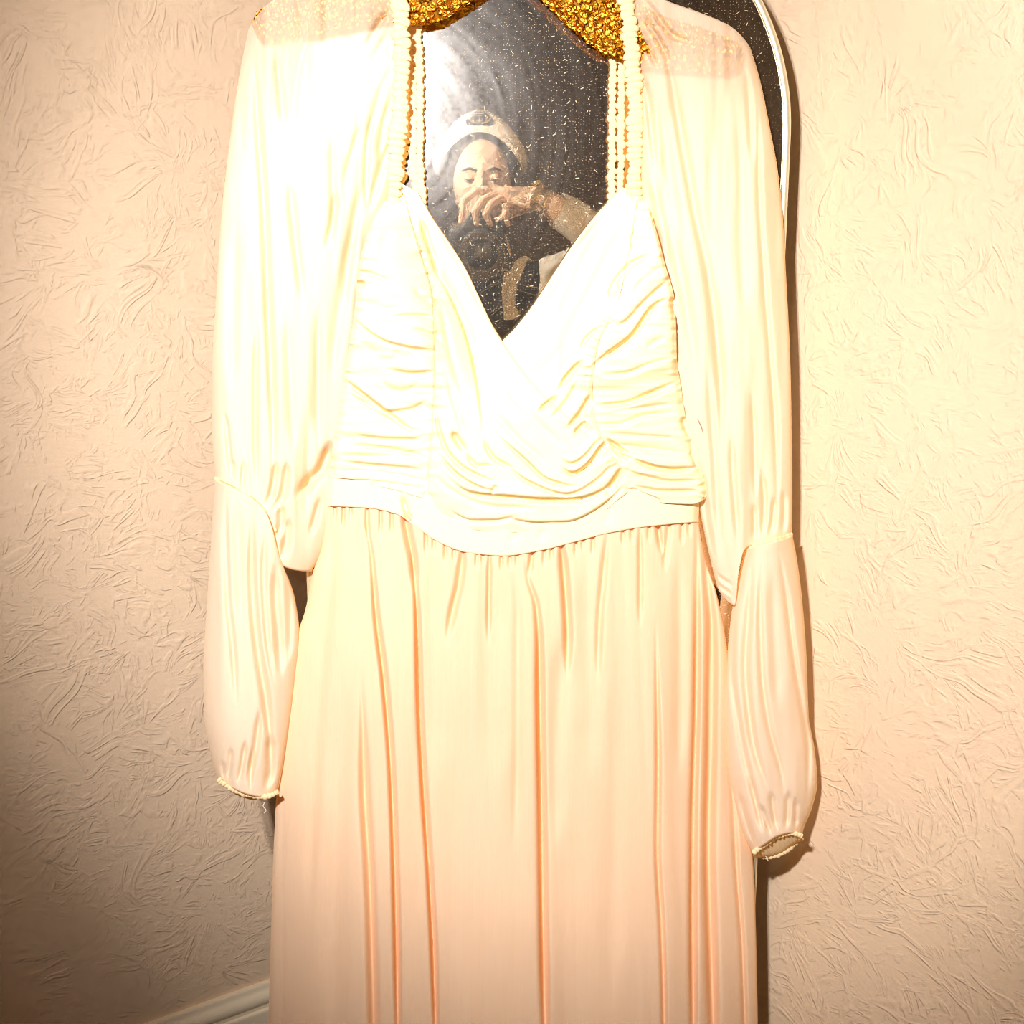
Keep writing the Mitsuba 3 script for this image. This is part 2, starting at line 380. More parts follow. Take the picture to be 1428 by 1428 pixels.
def arch_sweep(key, prof, mat, label=None):
    """prof: (r offset, e) around the arch, closed."""
    n = len(prof); rows = []
    for r, e in prof:
        rows.append(MP(arch(MR + r, bottom + (0 if r > 0 else -0.006)), e))
    v = np.stack(rows, 1)                                 # along, profile
    L = v.shape[0]
    f = grid_faces(L, n, True)
    tri = np.vstack([f[:, [0, 1, 2]], f[:, [0, 2, 3]]])
    m = trimesh.Trimesh(v.reshape(-1, 3), tri, process=False)
    obj(key, m, mat, 40, label=label)
arch_sweep('mirror__frame', [(-.0012, -.001), (-.0012, .0030), (.0005, .0042), (.0040, .0042), (.0062, .003), (.0066, .001), (.0066, -.018), (-.0012, -.018)], 'mat_frame', 'thin pale gold metal frame')
bq = arch(MR + 0.004, bottom - 0.002)
pb = trimesh.creation.extrude_polygon(__import__('shapely').geometry.Polygon(bq), 0.012, engine='earcut')
pb.vertices = MP(pb.vertices[:, :2], pb.vertices[:, 2] - 0.016)
obj('mirror__backing', pb, 'mat_dark', False)

# ------------------------------------------------------------------ the hanger, covered with gold sequins
thing('clothes_hanger', 'gold sequin covered padded hanger inside the shoulders of the gown', 'hanger')
EH = 0.026
hang = np.array([[358, 46], [400, 27], [460, 10], [520, -4], [575, -14], [640, -48], [700, -70], [755, -52], [815, 0], [868, 40], [920, 60], [980, 72], [1032, 86]], float)
hc = curve(hang, 160)
sH = np.linspace(-1, 1, 160)
rad_px = np.interp(sH, [-1, -.96, -.8, -.5, -.36, -.25, 0, .15, .5, .8, .96, 1], [9, 18, 25, 27, 44, 44, 33, 33, 35, 25, 18, 9])
hw = W(hc[:, 0], hc[:, 1], EH - .011 * np.abs(sH) ** 8)
obj('clothes_hanger__padding', tube(hw, rad_px / 1270.0, 20, 0.32), 'mat_hanger', label='amber padded hanger body')
rng = np.random.default_rng(5)
def disc_ring(r_out, r_in, cup, n=10):
    a = np.arange(n) * 2 * np.pi / n
    v = np.vstack([np.stack([r_out * np.cos(a), r_out * np.sin(a), a * 0 + cup], 1), np.stack([r_out * .62 * np.cos(a), r_out * .62 * np.sin(a), a * 0], 1), np.stack([r_in * np.cos(a), r_in * np.sin(a), a * 0 + cup * .1], 1)])
    k = np.arange(n); k2 = (k + 1) % n
    f = np.vstack([np.stack([k, k2, k2 + n], 1), np.stack([k, k2 + n, k + n], 1), np.stack([k + n, k2 + n, k2 + 2 * n], 1), np.stack([k + n, k2 + 2 * n, k + 2 * n], 1)])
    return v, f
dv, df = disc_ring(0.0034, 0.0006, 0.0009)
vs, fs, off = [], [], 0
tH = np.gradient(hw, axis=0); tH /= np.linalg.norm(tH, axis=1, keepdims=True)
Lh = np.concatenate([[0], np.cumsum(np.linalg.norm(np.diff(hw, axis=0), axis=1))])
for row in np.linspace(0, 2 * np.pi, 42)[:-1]:
    for l in np.arange(0.003, Lh[-1] - .003, 0.0040):
        l = l + rng.normal(0, .0008); ang = row + rng.normal(0, .09)
        i = min(max(np.searchsorted(Lh, l), 1), 158)
        a = np.cross(tH[i], NM); a /= np.linalg.norm(a); b = np.cross(a, tH[i])
        r = rad_px[i] / 1270.0
        nrm = np.cos(ang) * a + np.sin(ang) / 0.32 * b; nrm /= np.linalg.norm(nrm)
        pos = hw[i] + r * (np.cos(ang) * a + .32 * np.sin(ang) * b) + nrm * .0018
        nn = nrm + rng.normal(0, .28, 3); nn /= np.linalg.norm(nn)
        x = np.cross(nn, tH[i]); x /= np.linalg.norm(x); y = np.cross(nn, x)
        vs.append(pos + dv[:, :1] * x + dv[:, 1:2] * y + dv[:, 2:] * nn); fs.append(df + off); off += len(dv)
obj('clothes_hanger__sequins', trimesh.Trimesh(np.vstack(vs), np.vstack(fs), process=False), 'mat_sequin', 30, label='overlapping gold sequins', kind='stuff')
# the hook goes up and over the mirror's top edge
top_m = MC + MU * (math.sqrt(MR ** 2 - 0.02 ** 2)) - MX * 0.02
hk = [hw[80], W(703, -92, EH), top_m + NM * .036 - MU * .02, top_m + NM * .030 + MU * .012, top_m + NM * .006 + MU * .022, top_m - NM * .022 + MU * .016, top_m - NM * .026 - MU * .012]
obj('clothes_hanger__hook', tube(curve(hk, 50), 0.0018, 10, up=MX), 'mat_gold', label='thin gold metal hook')

# ------------------------------------------------------------------ the gown
thing('gown', 'long cream chiffon gown with sheer balloon sleeves hanging before the arched mirror', 'dress')
def dome(x, c, half, p=0.5):
    return np.clip(1 - ((x - c) / half) ** 2, 0, 1) ** p
def nz(p, fx, fy, seed):
    return meshkit.noise(np.stack([p[..., 0] * fx, p[..., 1] * fy, p[..., 0] * 0], -1), seed) - .5
V_TREE = cKDTree(curve([(560, 250), (583, 268), (626, 337), (668, 414), (700, 476), (740, 430), (800, 340), (835, 295), (868, 262), (890, 252)], 400))
def e_bodice(p, s, t):
    h = 0.034 + 0.032 * dome(p[..., 0], 720, 275, .6) + 0.012 * dome(p[..., 0], 570, 90) * dome(p[..., 1], 410, 130) + 0.012 * dome(p[..., 0], 870, 90) * dome(p[..., 1], 410, 130)
    d = V_TREE.query(p.reshape(-1, 2))[0].reshape(p.shape[:-1])
    k = np.clip(d / 120, 0, 1); k = k * k * (3 - 2 * k)
    return 0.013 + (h - 0.013) * (.06 + .94 * k)      # the neckline lies against the mirror

S, Mid, F_ = .011, .0065, .0035
fold_left = [
 ([(497, 378), (520, 383), (548, 393)], 3, Mid, .003, 14), ([(492, 394), (502, 396), (510, 397)], 5, S),
 ([(574, 398), (592, 416), (612, 431)], 5, F_), ([(540, 443), (583, 440), (614, 448)], 3.2, Mid, .003, 12),
 ([(570, 458), (600, 466), (622, 482)], 3, F_), ([(489, 438), (538, 477), (574, 486), (624, 491)], 2.6, Mid, .0035, 18),
 ([(545, 490), (562, 497), (580, 492)], 6, Mid), ([(535, 512), (574, 521), (614, 515)], 3.2, Mid, .003, 12),
 ([(530, 528), (560, 546), (586, 532)], 4, F_), ([(478, 528), (507, 551), (536, 573), (566, 590)], 3, S, .004, 16),
 ([(480, 545), (510, 563), (545, 582), (580, 600), (600, 597)], 2.6, Mid), ([(530, 575), (574, 571), (598, 555)], 3.5, Mid, .003, 12),
 ([(490, 605), (540, 613), (575, 613), (596, 603)], 3, Mid, .003, 10), ([(480, 620), (540, 626), (604, 640)], 2.6, Mid), ([(470, 643), (530, 650), (604, 656)], 2.6, Mid, .002, 9),
 ([(466, 632), (520, 636), (600, 626)], 2.4, F_), ([(466, 657), (520, 660), (595, 672)], 2.6, Mid), ([(480, 668), (545, 676), (596, 684)], 2.4, Mid),
 ([(505, 420), (540, 430), (570, 428)], 6, F_), ([(500, 470), (530, 500), (560, 515)], 7, F_), ([(520, 400), (530, 360), (545, 310)], 9, F_)]
fold_lwrap = [
 ([(585, 300), (598, 340), (607, 368), (613, 392)], 4.5, S, -.003, 16), ([(605, 375), (642, 443), (660, 502), (671, 569), (674, 615)], 2.8, Mid, -.004, 16),
 ([(615, 420), (628, 490), (650, 560)], 5, F_), ([(604, 340), (640, 410), (672, 470)], 10, F_), ([(596, 290), (632, 350), (668, 420), (690, 470)], 5, F_),
 ([(622, 520), (636, 570), (652, 620)], 4, F_), ([(630, 600), (640, 617), (650, 630)], 4.5, S), ([(607, 560), (618, 618), (650, 655), (700, 672)], 3, Mid, .003, 12),
 ([(612, 630), (640, 664), (680, 683), (696, 684)], 2.8, Mid, .003, 10), ([(684, 690), (690, 682), (694, 676)], 3, Mid),
 ([(616, 655), (660, 689), (720, 695), (760, 698), (805, 697), (843, 683), (866, 648)], 3.2, S, .005, 16), ([(625, 708), (657, 727), (690, 727), (724, 716)], 3, Mid, .003, 9),
 ([(600, 655), (640, 690), (700, 708), (760, 708)], 4, F_),
 ([(700, 717), (750, 732), (790, 731), (832, 714), (862, 686), (872, 668)], 3.4, S, .005, 14), ([(690, 604), (730, 640), (765, 670), (800, 678), (815, 670)], 2.6, Mid, .003, 12),
 ([(780, 646), (800, 661), (813, 655), (832, 634), (850, 608)], 2.8, S, .003, 10), ([(780, 634), (797, 647), (812, 640), (836, 614), (850, 606)], 2.6, Mid, .003, 8),
 ([(700, 640), (740, 674), (790, 690), (835, 668), (858, 636)], 2.6, Mid, .003, 10), ([(680, 560), (720, 610), (770, 650)], 5, F_), ([(700, 530), (750, 590), (790, 625)], 6, F_),
 ([(868, 648), (857, 674), (842, 694)], 4.5, S), ([(650, 630), (668, 650), (690, 648)], 3, Mid), ([(674, 610), (690, 640), (720, 652)], 3, Mid)]
fold_rwrap = [
 ([(750, 576), (765, 562), (780, 552)], 3, S), ([(778, 548), (800, 515), (818, 500)], 3.6, S, .004, 14), ([(788, 600), (814, 570), (826, 544)], 3.8, S, .004, 12), ([(800, 606), (812, 594), (820, 586)], 3.5, S),
 ([(766, 585), (790, 560), (806, 528)], 3, Mid), ([(720, 536), (765, 495), (792, 462)], 3, F_, .002, 10), ([(808, 492), (816, 474), (846, 454)], 3, Mid, .002, 10),
 ([(856, 284), (822, 330), (800, 372), (782, 415), (765, 460)], 5, F_), ([(872, 300), (842, 345), (815, 400), (790, 450)], 5, F_), ([(842, 300), (800, 350), (765, 405), (735, 450)], 6, F_),
 ([(848, 414), (857, 404), (866, 398)], 4, Mid), ([(846, 462), (852, 425), (862, 400)], 6, F_), ([(838, 310), (790, 370), (740, 440)], 7, F_), ([(745, 500), (775, 470), (800, 420)], 7, F_)]
fold_right = [
 ([(918, 352), (885, 365), (862, 386), (846, 416)], 3.4, Mid, -.003, 12), ([(940, 384), (900, 420), (870, 450), (850, 457)], 3, Mid, -.003, 12), ([(944, 412), (915, 425), (880, 470), (845, 496), (816, 518)], 3, S, -.003, 12),
 ([(926, 372), (902, 386), (880, 412)], 3, F_), ([(886, 320), (876, 345), (868, 356)], 5, F_),
 ([(948, 496), (905, 509), (870, 522), (828, 524)], 3.2, Mid, .003, 14), ([(952, 528), (910, 548), (870, 563), (822, 566)], 3.4, S, .004, 14), ([(950, 538), (925, 546), (900, 556)], 2.6, Mid),
 ([(948, 576), (900, 580), (860, 592), (818, 588)], 3, Mid, .003, 10), ([(946, 562), (900, 568), (840, 577)], 2.6, F_), ([(876, 636), (938, 655), (980, 650)], 2.8, S, .003, 10), ([(866, 652), (900, 665), (940, 672), (980, 668)], 3, Mid, .003, 10),
 ([(846, 610), (862, 624), (880, 632)], 2.6, S), ([(850, 622), (866, 634), (884, 640)], 2.6, Mid), ([(840, 604), (880, 607), (960, 612)], 3, F_), ([(846, 618), (900, 625), (965, 632)], 3, F_),
 ([(870, 680), (900, 692), (926, 701)], 3, S), ([(880, 676), (930, 686), (982, 684)], 3, Mid),
 ([(936, 412), (941, 425), (944, 446)], 6, S), ([(945, 498), (949, 512), (948, 524)], 5, S), ([(952, 580), (958, 596), (966, 612)], 5, S), ([(966, 625), (972, 640), (976, 655)], 5, S), ([(930, 470), (915, 476), (900, 486)], 4, F_)]
creases_b = fold_left + fold_lwrap + fold_rwrap + fold_right

def pucker(seam, reach, freq, amp, seed):
    cv = curve(seam, 200)
    tr = cKDTree(cv)
    def f(p, s, t):
        d, i = tr.query(p.reshape(-1, 2))
        a = np.exp(-(d / reach) ** 1.3)
        nn = meshkit.noise(np.stack([i * freq * 1.0, d * 0.03, d * 0], -1), seed) - .5
        return (amp * a * nn * 2 - .5 * amp * a).reshape(p.shape[:-1])
    return f
seam_l = [(575, 310), (590, 360), (604, 420), (607, 500), (604, 600), (596, 690)]
seam_r = [(850, 440), (820, 505), (816, 590), (845, 640), (880, 686)]
pl1, pr1 = pucker(seam_l, 20, .30, .0022, 3), pucker(seam_r, 18, .34, .0026, 5)
side_l = [(548, 258), (518, 310), (500, 375), (495, 430), (487, 480), (477, 540), (467, 600), (459, 664)]
side_r = [(897, 258), (912, 310), (928, 370), (941, 420), (943, 460), (944, 500), (950, 540), (956, 580), (966, 612), (972, 640), (979, 660), (986, 680), (984, 696)]
pl2, pr2 = pucker(side_l, 10, .5, .004, 7), pucker(side_r, 10, .5, .004, 9)
ruch = lambda p, s, t: .0035 * nz(p, .012, .09, 31) + .0022 * nz(p, .02, .2, 32)
obj('gown__side_panel', sheet([(548, 258), (562, 258)], [(459, 668), (500, 671), (545, 683), (597, 697)], side_l, [(562, 258), (576, 310), (592, 360), (608, 420), (612, 500), (609, 600), (597, 697)],
    lambda p, s, t: e_bodice(p, s, t) - .004, 1.7, creases_b, lambda p, s, t: ruch(p, s, t) + pl1(p, s, t) + pl2(p, s, t), thick=.002, round_edge=.006), 'mat_bodice', label='ruched side panel')
obj('gown__side_panel', sheet([(880, 262), (897, 258)], [(872, 690), (900, 695), (930, 702), (965, 703), (984, 696)], [(880, 262), (866, 350), (845, 440), (815, 505), (810, 590), (838, 645), (872, 690)], side_r,
    lambda p, s, t: e_bodice(p, s, t) - .004, 1.7, creases_b, lambda p, s, t: ruch(p, s, t) + pr1(p, s, t) + pr2(p, s, t), thick=.002, round_edge=.006), 'mat_bodice', label='ruched side panel')
obj('gown__wrap_panel', sheet([(866, 264), (893, 252)], [(690, 600), (750, 640), (800, 650), (860, 660)], [(866, 264), (835, 295), (800, 340), (770, 385), (740, 430), (716, 460), (699, 478), (688, 510), (684, 550), (690, 600)], [(893, 252), (880, 340), (862, 420), (832, 490), (826, 560), (840, 610), (860, 660)],
    lambda p, s, t: e_bodice(p, s, t) - .0005, 1.8, creases_b, lambda p, s, t: .003 * nz(p, .03, .03, 41) + pr1(p, s, t), thick=.002, round_edge=.003), 'mat_bodice', label='draped wrap panel')
obj('gown__wrap_panel', sheet([(560, 256), (583, 268)], [(592, 692), (620, 722), (655, 738), (700, 743), (760, 741), (810, 733), (840, 715), (862, 697), (880, 684)], [(560, 256), (574, 310), (589, 360), (604, 420), (606, 500), (602, 600), (592, 692)],
    [(583, 268), (603, 303), (626, 337), (650, 376), (668, 414), (686, 452), (702, 478), (735, 524), (775, 566), (820, 604), (858, 640), (880, 684)],
    lambda p, s, t: e_bodice(p, s, t) + .0035 - .010 * np.clip((t - .84) / .16, 0, 1) ** 2, 1.8, creases_b, lambda p, s, t: .003 * nz(p, .03, .03, 43) + pl1(p, s, t) + pr1(p, s, t), thick=.002, round_edge=.003), 'mat_bodice', label='draped wrap panel')
# the back of the bodice, close to the mirror
obj('gown__back_panel', sheet([(560, 300), (640, 420), (700, 500), (780, 430), (880, 300)], [(470, 700), (720, 770), (975, 720)], [(560, 300), (500, 440), (470, 700)], [(880, 300), (935, 440), (975, 720)],
    lambda p, s, t: .006 + .002 * nz(p, .05, .01, 51), 5, (), thick=.002), 'mat_bodice')

# neckline casings
obj('gown__neckline_trim', ruche([(556, -55), (557, 0), (560, 80), (557, 160), (552, 215), (549, 262), (545, 300)], (.044, .044, .036, .030, .027, .021, .010), 23, 10, 1), 'mat_trim_cloth', label='gathered neckline casing')
obj('gown__neckline_trim', ruche([(868, -55), (874, 0), (881, 80), (886, 150), (886, 215), (884, 262), (884, 300)], (.044, .044, .038, .030, .027, .021, .010), 22, 10, 2), 'mat_trim_cloth', label='gathered neckline casing')
def back_trim(pts, seed):
    return ruche(pts, .009, 11, 9, seed)
obj('gown__back_neck_trim', join(back_trim([(565, -55), (573, 30), (576, 120), (576, 200), (582, 290), (620, 390)], 3), back_trim([(573, -55), (581, 30), (585, 120), (585, 200), (590, 290), (628, 390)], 4)), 'mat_trim_cloth', label='gathered back neckline casing in shadow')
obj('gown__back_neck_trim', join(back_trim([(866, -55), (868, 60), (866, 160), (865, 260), (830, 380)], 5), back_trim([(855, -55), (855, 60), (854, 160), (853, 270), (815, 380)], 6)), 'mat_trim_cloth', label='gathered back neckline casing')

# waistband
obj('gown__waistband', sheet([(457, 655), (520, 655), (590, 668), (640, 700), (700, 715), (780, 710), (850, 680), (920, 685), (975, 690)], [(454, 706), (510, 708), (553, 717), (578, 733), (612, 756), (650, 770), (702, 775), (752, 768), (800, 756), (850, 743), (905, 734), (974, 728)],
    [(457, 655), (454, 706)], [(977, 690), (974, 728)], lambda p, s, t: .0163 + .030 * dome(p[..., 0], 715, 262, .42) + .014 * dome(p[..., 0], 715, 320, .7), 2.5,
    [([(520, 668), (516, 690), (512, 706)], 7, .002), ([(560, 690), (566, 712), (572, 735)], 3.5, .007, -.003, 10), ([(720, 740), (712, 760)], 6, .002), ([(760, 735), (750, 755)], 6, .002), ([(850, 700), (846, 735)], 9, .002)],
    thick=.002, round_edge=.004), 'mat_band', label='smooth cream waistband')

# skirt
def G(pts, w, d, *more): return (pts, w * (1.1 if d > .011 and w < 7 else 1), d, *[q * .6 if i == 0 else q for i, q in enumerate(more)])
fold_skirt = [
 G([(503, 690), (509, 725), (517, 765), (525, 860), (535, 940), (545, 1060), (551, 1218), (554, 1357), (556, 1560)], 3.6, .024, .006, 22),
 G([(512, 700), (512, 720), (514, 750)], 2.5, .008),
 G([(556, 690), (567, 735), (575, 775), (579, 810), (582, 860), (585, 980), (591, 1098), (599, 1218), (605, 1338), (610, 1560)], 3.4, .026, .007, 24), G([(560, 700), (570, 750), (577, 790), (579, 830)], 5.0, .016),
 G([(504, 930), (506, 1020), (508, 1099), (515, 1218), (521, 1428), (524, 1600)], 5.5, .018, -.004, 30),
 G([(646, 750), (641, 810), (632, 850), (622, 900)], 4.5, .014, .003, 14), G([(683, 760), (682, 830), (681, 900)], 3.0, .010, .002, 10),
 G([(730, 755), (736, 805), (748, 845), (752, 900), (753, 980), (755, 1100), (757, 1250), (763, 1560)], 4.6, .030, .007, 24), G([(744, 750), (741, 780), (737, 808)], 3.2, .010),
 G([(780, 735), (785, 780), (789, 830), (792, 890), (790, 950)], 4.6, .022, .004, 18), G([(791, 860), (780, 960), (774, 1060), (772, 1200)], 14, .006),
 G([(848, 730), (842, 800), (836, 870), (834, 960)], 4.5, .009, .003, 16), G([(892, 725), (893, 790), (892, 880)], 3, .008), G([(915, 715), (919, 745), (923, 775)], 3, .012), G([(935, 715), (930, 760), (925, 800)], 3, .007),
 G([(914, 850), (916, 940), (918, 1060), (917, 1180), (923, 1298), (926, 1400), (928, 1600)], 3.2, .014, .005, 22),
 G([(970, 700), (972, 780), (972, 860), (971, 980), (967, 1138), (966, 1258), (967, 1428), (968, 1600)], 4.2, .022, .004, 18), G([(976, 700), (985, 800), (992, 880), (991, 1019), (988, 1178), (992, 1338), (1000, 1600)], 6.5, .028, .004, 18),
 G([(1012, 1040), (1022, 1120), (1028, 1220), (1036, 1340), (1042, 1600)], 3.5, .010, .004, 14),
 G([(470, 720), (462, 800), (450, 900), (440, 1050), (432, 1300)], 11, .005), G([(600, 760), (608, 900), (610, 1100)], 15, .004), G([(712, 775), (722, 860), (722, 1000), (716, 1200)], 7, .005), G([(700, 780), (694, 900), (692, 1100)], 18, .004),
 G([(640, 900), (650, 1100), (655, 1428)], 20, .004), G([(860, 900), (858, 1100), (850, 1428)], 16, .005), G([(815, 780), (818, 900), (820, 1100)], 16, .004), G([(480, 900), (470, 1100), (466, 1500)], 16, .005), G([(945, 760), (948, 900), (945, 1100)], 9, .005)]
for x, y, l, d in ((466, 704, 26, .006), (478, 704, 34, .007), (488, 704, 22, .005), (530, 708, 40, .006), (545, 712, 34, .006), (593, 742, 30, .007), (604, 750, 22, .005), (620, 756, 30, .006), (632, 762, 24, .005), (664, 768, 26, .006), (672, 770, 18, .005), (698, 772, 26, .006), (710, 772, 20, .006), (720, 770, 22, .005), (758, 764, 26, .006), (768, 761, 22, .006), (802, 752, 26, .006), (812, 750, 18, .005), (826, 746, 30, .006), (868, 736, 26, .006), (880, 735, 22, .005), (904, 731, 26, .006), (950, 727, 34, .006), (960, 726, 22, .005)):
    fold_skirt.append(G([(x, y - 8), (x + 1, y + l * .5), (x - 1, y + l)], 2.2, d))
sk_l = [(455, 690), (449, 760), (436, 800), (426, 850), (413, 890), (402, 950), (393, 1020), (386, 1100), (381, 1200), (378, 1300), (374, 1428), (370, 1560)]
sk_r = [(973, 712), (984, 780), (1000, 830), (1012, 890), (1019, 960), (1022, 1040), (1032, 1120), (1050, 1200), (1054, 1290), (1057, 1428), (1060, 1560)]
sk_t = [(455, 690), (510, 695), (553, 705), (578, 720), (612, 742), (650, 756), (702, 761), (752, 754), (800, 742), (850, 729), (905, 720), (973, 712)]
sk_b = [(370, 1560), (520, 1572), (720, 1580), (900, 1572), (1060, 1560)]
def e_skirt(p, s, t):
    return .014 + (.030 + .022 * t) * np.clip(1 - (2 * s - 1) ** 2, 0, 1) ** .42 + .014 * dome(p[..., 0], 715, 320, .7)
def swell(p, s, t):
    x = (p[..., 0] - 715) / (1 + .25 * t) + 715
    q = np.stack([x, p[..., 1]], -1)
    return .010 * nz(q, .018, .0010, 61) * np.clip(t * 3, .25, 1) + .0035 * nz(q, .05, .002, 62) + .0008 * nz(q, .12, .005, 63)
sk_mesh = sheet(sk_t, sk_b, sk_l, sk_r, e_skirt, 1.6, fold_skirt, swell, back=lambda p, s, t: .007 + 0 * s, steps=(1.35, 5.0), floor=.0118)
obj('gown__skirt', sk_mesh, 'mat_skirt', label='full gathered chiffon skirt')
lin_l = [(470, 715), (450, 830), (425, 950), (405, 1100), (395, 1300), (388, 1560)]
lin_r = [(960, 735), (985, 830), (1005, 950), (1018, 1100), (1036, 1300), (1044, 1560)]
obj('gown__lining', sheet([(470, 715), (600, 760), (702, 775), (800, 765), (960, 735)], [(388, 1560), (720, 1576), (1044, 1560)], lin_l, lin_r, lambda p, s, t: .0098 + .001 * np.clip(1 - (2 * s - 1) ** 2, 0, 1), 6, (), back=lambda p, s, t: .0085 + 0 * s), 'mat_lining', label='peach lining inside the skirt')

# ---- sleeves
def e_sleeve(e0, bulge, pw=.45):
    return lambda p, s, t: e0 + bulge * np.clip(1 - (2 * s - 1) ** 2, 0, 1) ** pw
def soft(a, b, seed): return lambda p, s, t: a * nz(p, .035, .0035, seed) + b * nz(p, .11, .012, seed + 1)
ls_fold = [
 G([(352, 50), (356, 110), (362, 200), (369, 300), (373, 400), (378, 520), (381, 610), (377, 680)], 5, .016, .005, 20), G([(384, 66), (390, 120), (396, 180)], 5, .008, -.003, 14),
 G([(462, 180), (464, 250), (466, 330)], 5, .008), G([(402, 240), (408, 300), (415, 360), (424, 430)], 6, .010, -.003, 16), G([(470, 260), (464, 310), (452, 350)], 5, .010),
 G([(359, 440), (356, 530), (356, 610), (358, 690)], 4, .010, .003, 12), G([(446, 410), (443, 500), (444, 640)], 6, .008, .003, 16), G([(330, 300), (325, 420), (322, 560)], 8, .006), G([(313, 570), (318, 620), (322, 668)], 3.5, .008),
 G([(548, 10), (525, 40), (505, 80)], 4, .010, .003, 10), G([(548, 40), (522, 80), (500, 140)], 4, .010, .003, 10), G([(548, 90), (530, 130), (515, 200)], 4, .010), G([(548, 130), (535, 175), (528, 230)], 4, .010),
 G([(545, 190), (530, 240), (512, 300)], 5, .012), G([(520, 150), (512, 210), (510, 300)], 4, .010), G([(505, 170), (492, 210), (480, 260)], 4, .008), G([(505, 250), (490, 340), (480, 430)], 7, .010), G([(495, 300), (475, 420), (462, 540)], 8, .008),
 G([(400, 430), (405, 540), (410, 640)], 7, .007), G([(425, 560), (430, 640), (425, 720)], 7, .007),
 G([(462, 610), (450, 650), (432, 672), (408, 694)], 7, .022, -.006, 16), G([(400, 640), (395, 690), (376, 712)], 5, .014, .004, 10), G([(392, 700), (392, 730), (384, 752)], 5, .014), G([(385, 640), (378, 690), (366, 708)], 4, .012), G([(402, 720), (398, 760), (392, 780)], 5, .012), G([(340, 640), (338, 670), (336, 688)], 3, .008), G([(325, 640), (323, 668)], 3, .006), G([(448, 690), (440, 720), (432, 750)], 4, .010)]
UL_T = [(347, 40), (372, 6), (410, -18), (470, -36), (548, -55)]
UL_B = [(300, 668), (325, 679), (350, 693), (370, 712), (380, 735), (387, 765), (396, 790), (434, 797)]
UL_L = [(347, 40), (333, 110), (320, 200), (309, 300), (301, 420), (296, 520), (296, 600), (300, 668)]
UL_R = [(562, -55), (562, 60), (560, 160), (556, 250), (530, 320), (512, 400), (502, 480), (488, 560), (478, 640), (470, 700), (455, 760), (434, 797)]
obj('gown__upper_sleeve', sheet(UL_T, UL_B, UL_L, UL_R, lambda p, s, t: np.maximum(.008 + (.040 + .006 * np.clip(1 - t * 4, 0, 1)) * np.clip(1 - (2 * s - 1) ** 2, 0, 1) ** .40, .042 * np.clip(s * 2 - .6, 0, 1) ** .3 * np.clip(1.25 - t * 3.6, 0, 1)), 2, ls_fold, soft(.010, .004, 81), back=lambda p, s, t: .0068 + 0 * s, steps=(1.8, 3.5)), 'mat_sleeve', label='sheer chiffon upper sleeve')
rs_fold = [
 G([(905, 30), (930, 85), (945, 160), (957, 230), (972, 310), (987, 380), (1000, 480), (1006, 570), (1004, 690)], 6, .013, -.004, 22), G([(1056, 110), (1058, 200), (1060, 290), (1067, 400), (1076, 520), (1083, 640), (1084, 740)], 4, .010, .003, 14),
 G([(902, 250), (910, 300), (924, 360)], 5, .014), G([(893, 20), (915, 50), (935, 90)], 4, .012, .003, 10), G([(893, 55), (905, 72), (915, 92)], 4, .012), G([(895, -5), (915, 20), (940, 50), (970, 60)], 4, .010, .003, 10), G([(897, 100), (906, 160), (914, 240)], 5, .010),
 G([(920, 120), (930, 220), (950, 340)], 8, .008), G([(905, 190), (930, 300), (960, 440), (975, 560)], 8, .008), G([(1048, 540), (1052, 610), (1053, 700)], 4, .010), G([(1030, 150), (1034, 300), (1038, 450)], 9, .008), G([(1040, 90), (1046, 160), (1048, 240)], 5, .008),
 G([(985, 500), (994, 600), (1000, 700), (1004, 790)], 6, .008), G([(1020, 600), (1024, 680), (1030, 760)], 5, .009, .003, 12), G([(1060, 650), (1066, 700), (1062, 752)], 4, .010), G([(1080, 690), (1078, 725), (1072, 750)], 4, .010), G([(1092, 680), (1094, 720), (1090, 745)], 4, .008), G([(1050, 700), (1052, 735), (1050, 756)], 3.4, .009),
 G([(1000, 800), (1010, 810), (1022, 814)], 2.4, .006, .002, 6), G([(1000, 812), (1010, 822), (1022, 828)], 2.4, .006, .002, 6), G([(1003, 826), (1012, 834), (1022, 840)], 2.4, .006), G([(975, 640), (985, 720), (998, 790)], 6, .010)]
UR_T = [(885, -55), (930, -2), (980, 18), (1022, 38), (1046, 66)]
UR_B = [(1000, 818), (1012, 836), (1024, 845), (1030, 800), (1040, 765), (1060, 758), (1085, 752), (1104, 744)]
UR_L = [(872, -55), (880, 60), (884, 160), (888, 250), (902, 330), (918, 400), (928, 480), (938, 560), (955, 640), (972, 700), (988, 770), (1000, 818)]
UR_R = [(1046, 66), (1060, 112), (1074, 180), (1085, 240), (1092, 310), (1097, 400), (1102, 500), (1104, 600), (1105, 690), (1104, 744)]
obj('gown__upper_sleeve', sheet(UR_T, UR_B, UR_L, UR_R, lambda p, s, t: np.maximum(.008 + (.040 + .006 * np.clip(1 - t * 4, 0, 1)) * np.clip(1 - (2 * s - 1) ** 2, 0, 1) ** .40, .042 * np.clip((1 - s) * 2 - .6, 0, 1) ** .3 * np.clip(1.25 - t * 3.6, 0, 1)), 2, rs_fold, soft(.010, .004, 91), back=lambda p, s, t: .0068 + 0 * s, steps=(1.8, 3.5)), 'mat_sleeve', label='sheer chiffon upper sleeve')
obj('gown__sleeve_elastic', ruche([(299, 667), (325, 679), (350, 693), (370, 713), (380, 738), (387, 766), (395, 788)], (.022, .044, .044, .046, .040), 8, 5.5, 11), 'mat_trim_cloth', label='gathered elastic at the elbow')
obj('gown__sleeve_elastic', ruche([(1038, 766), (1060, 758), (1085, 752), (1104, 745)], (.040, .046, .044, .022), 8, 5.5, 12), 'mat_trim_cloth', label='gathered elastic at the elbow')
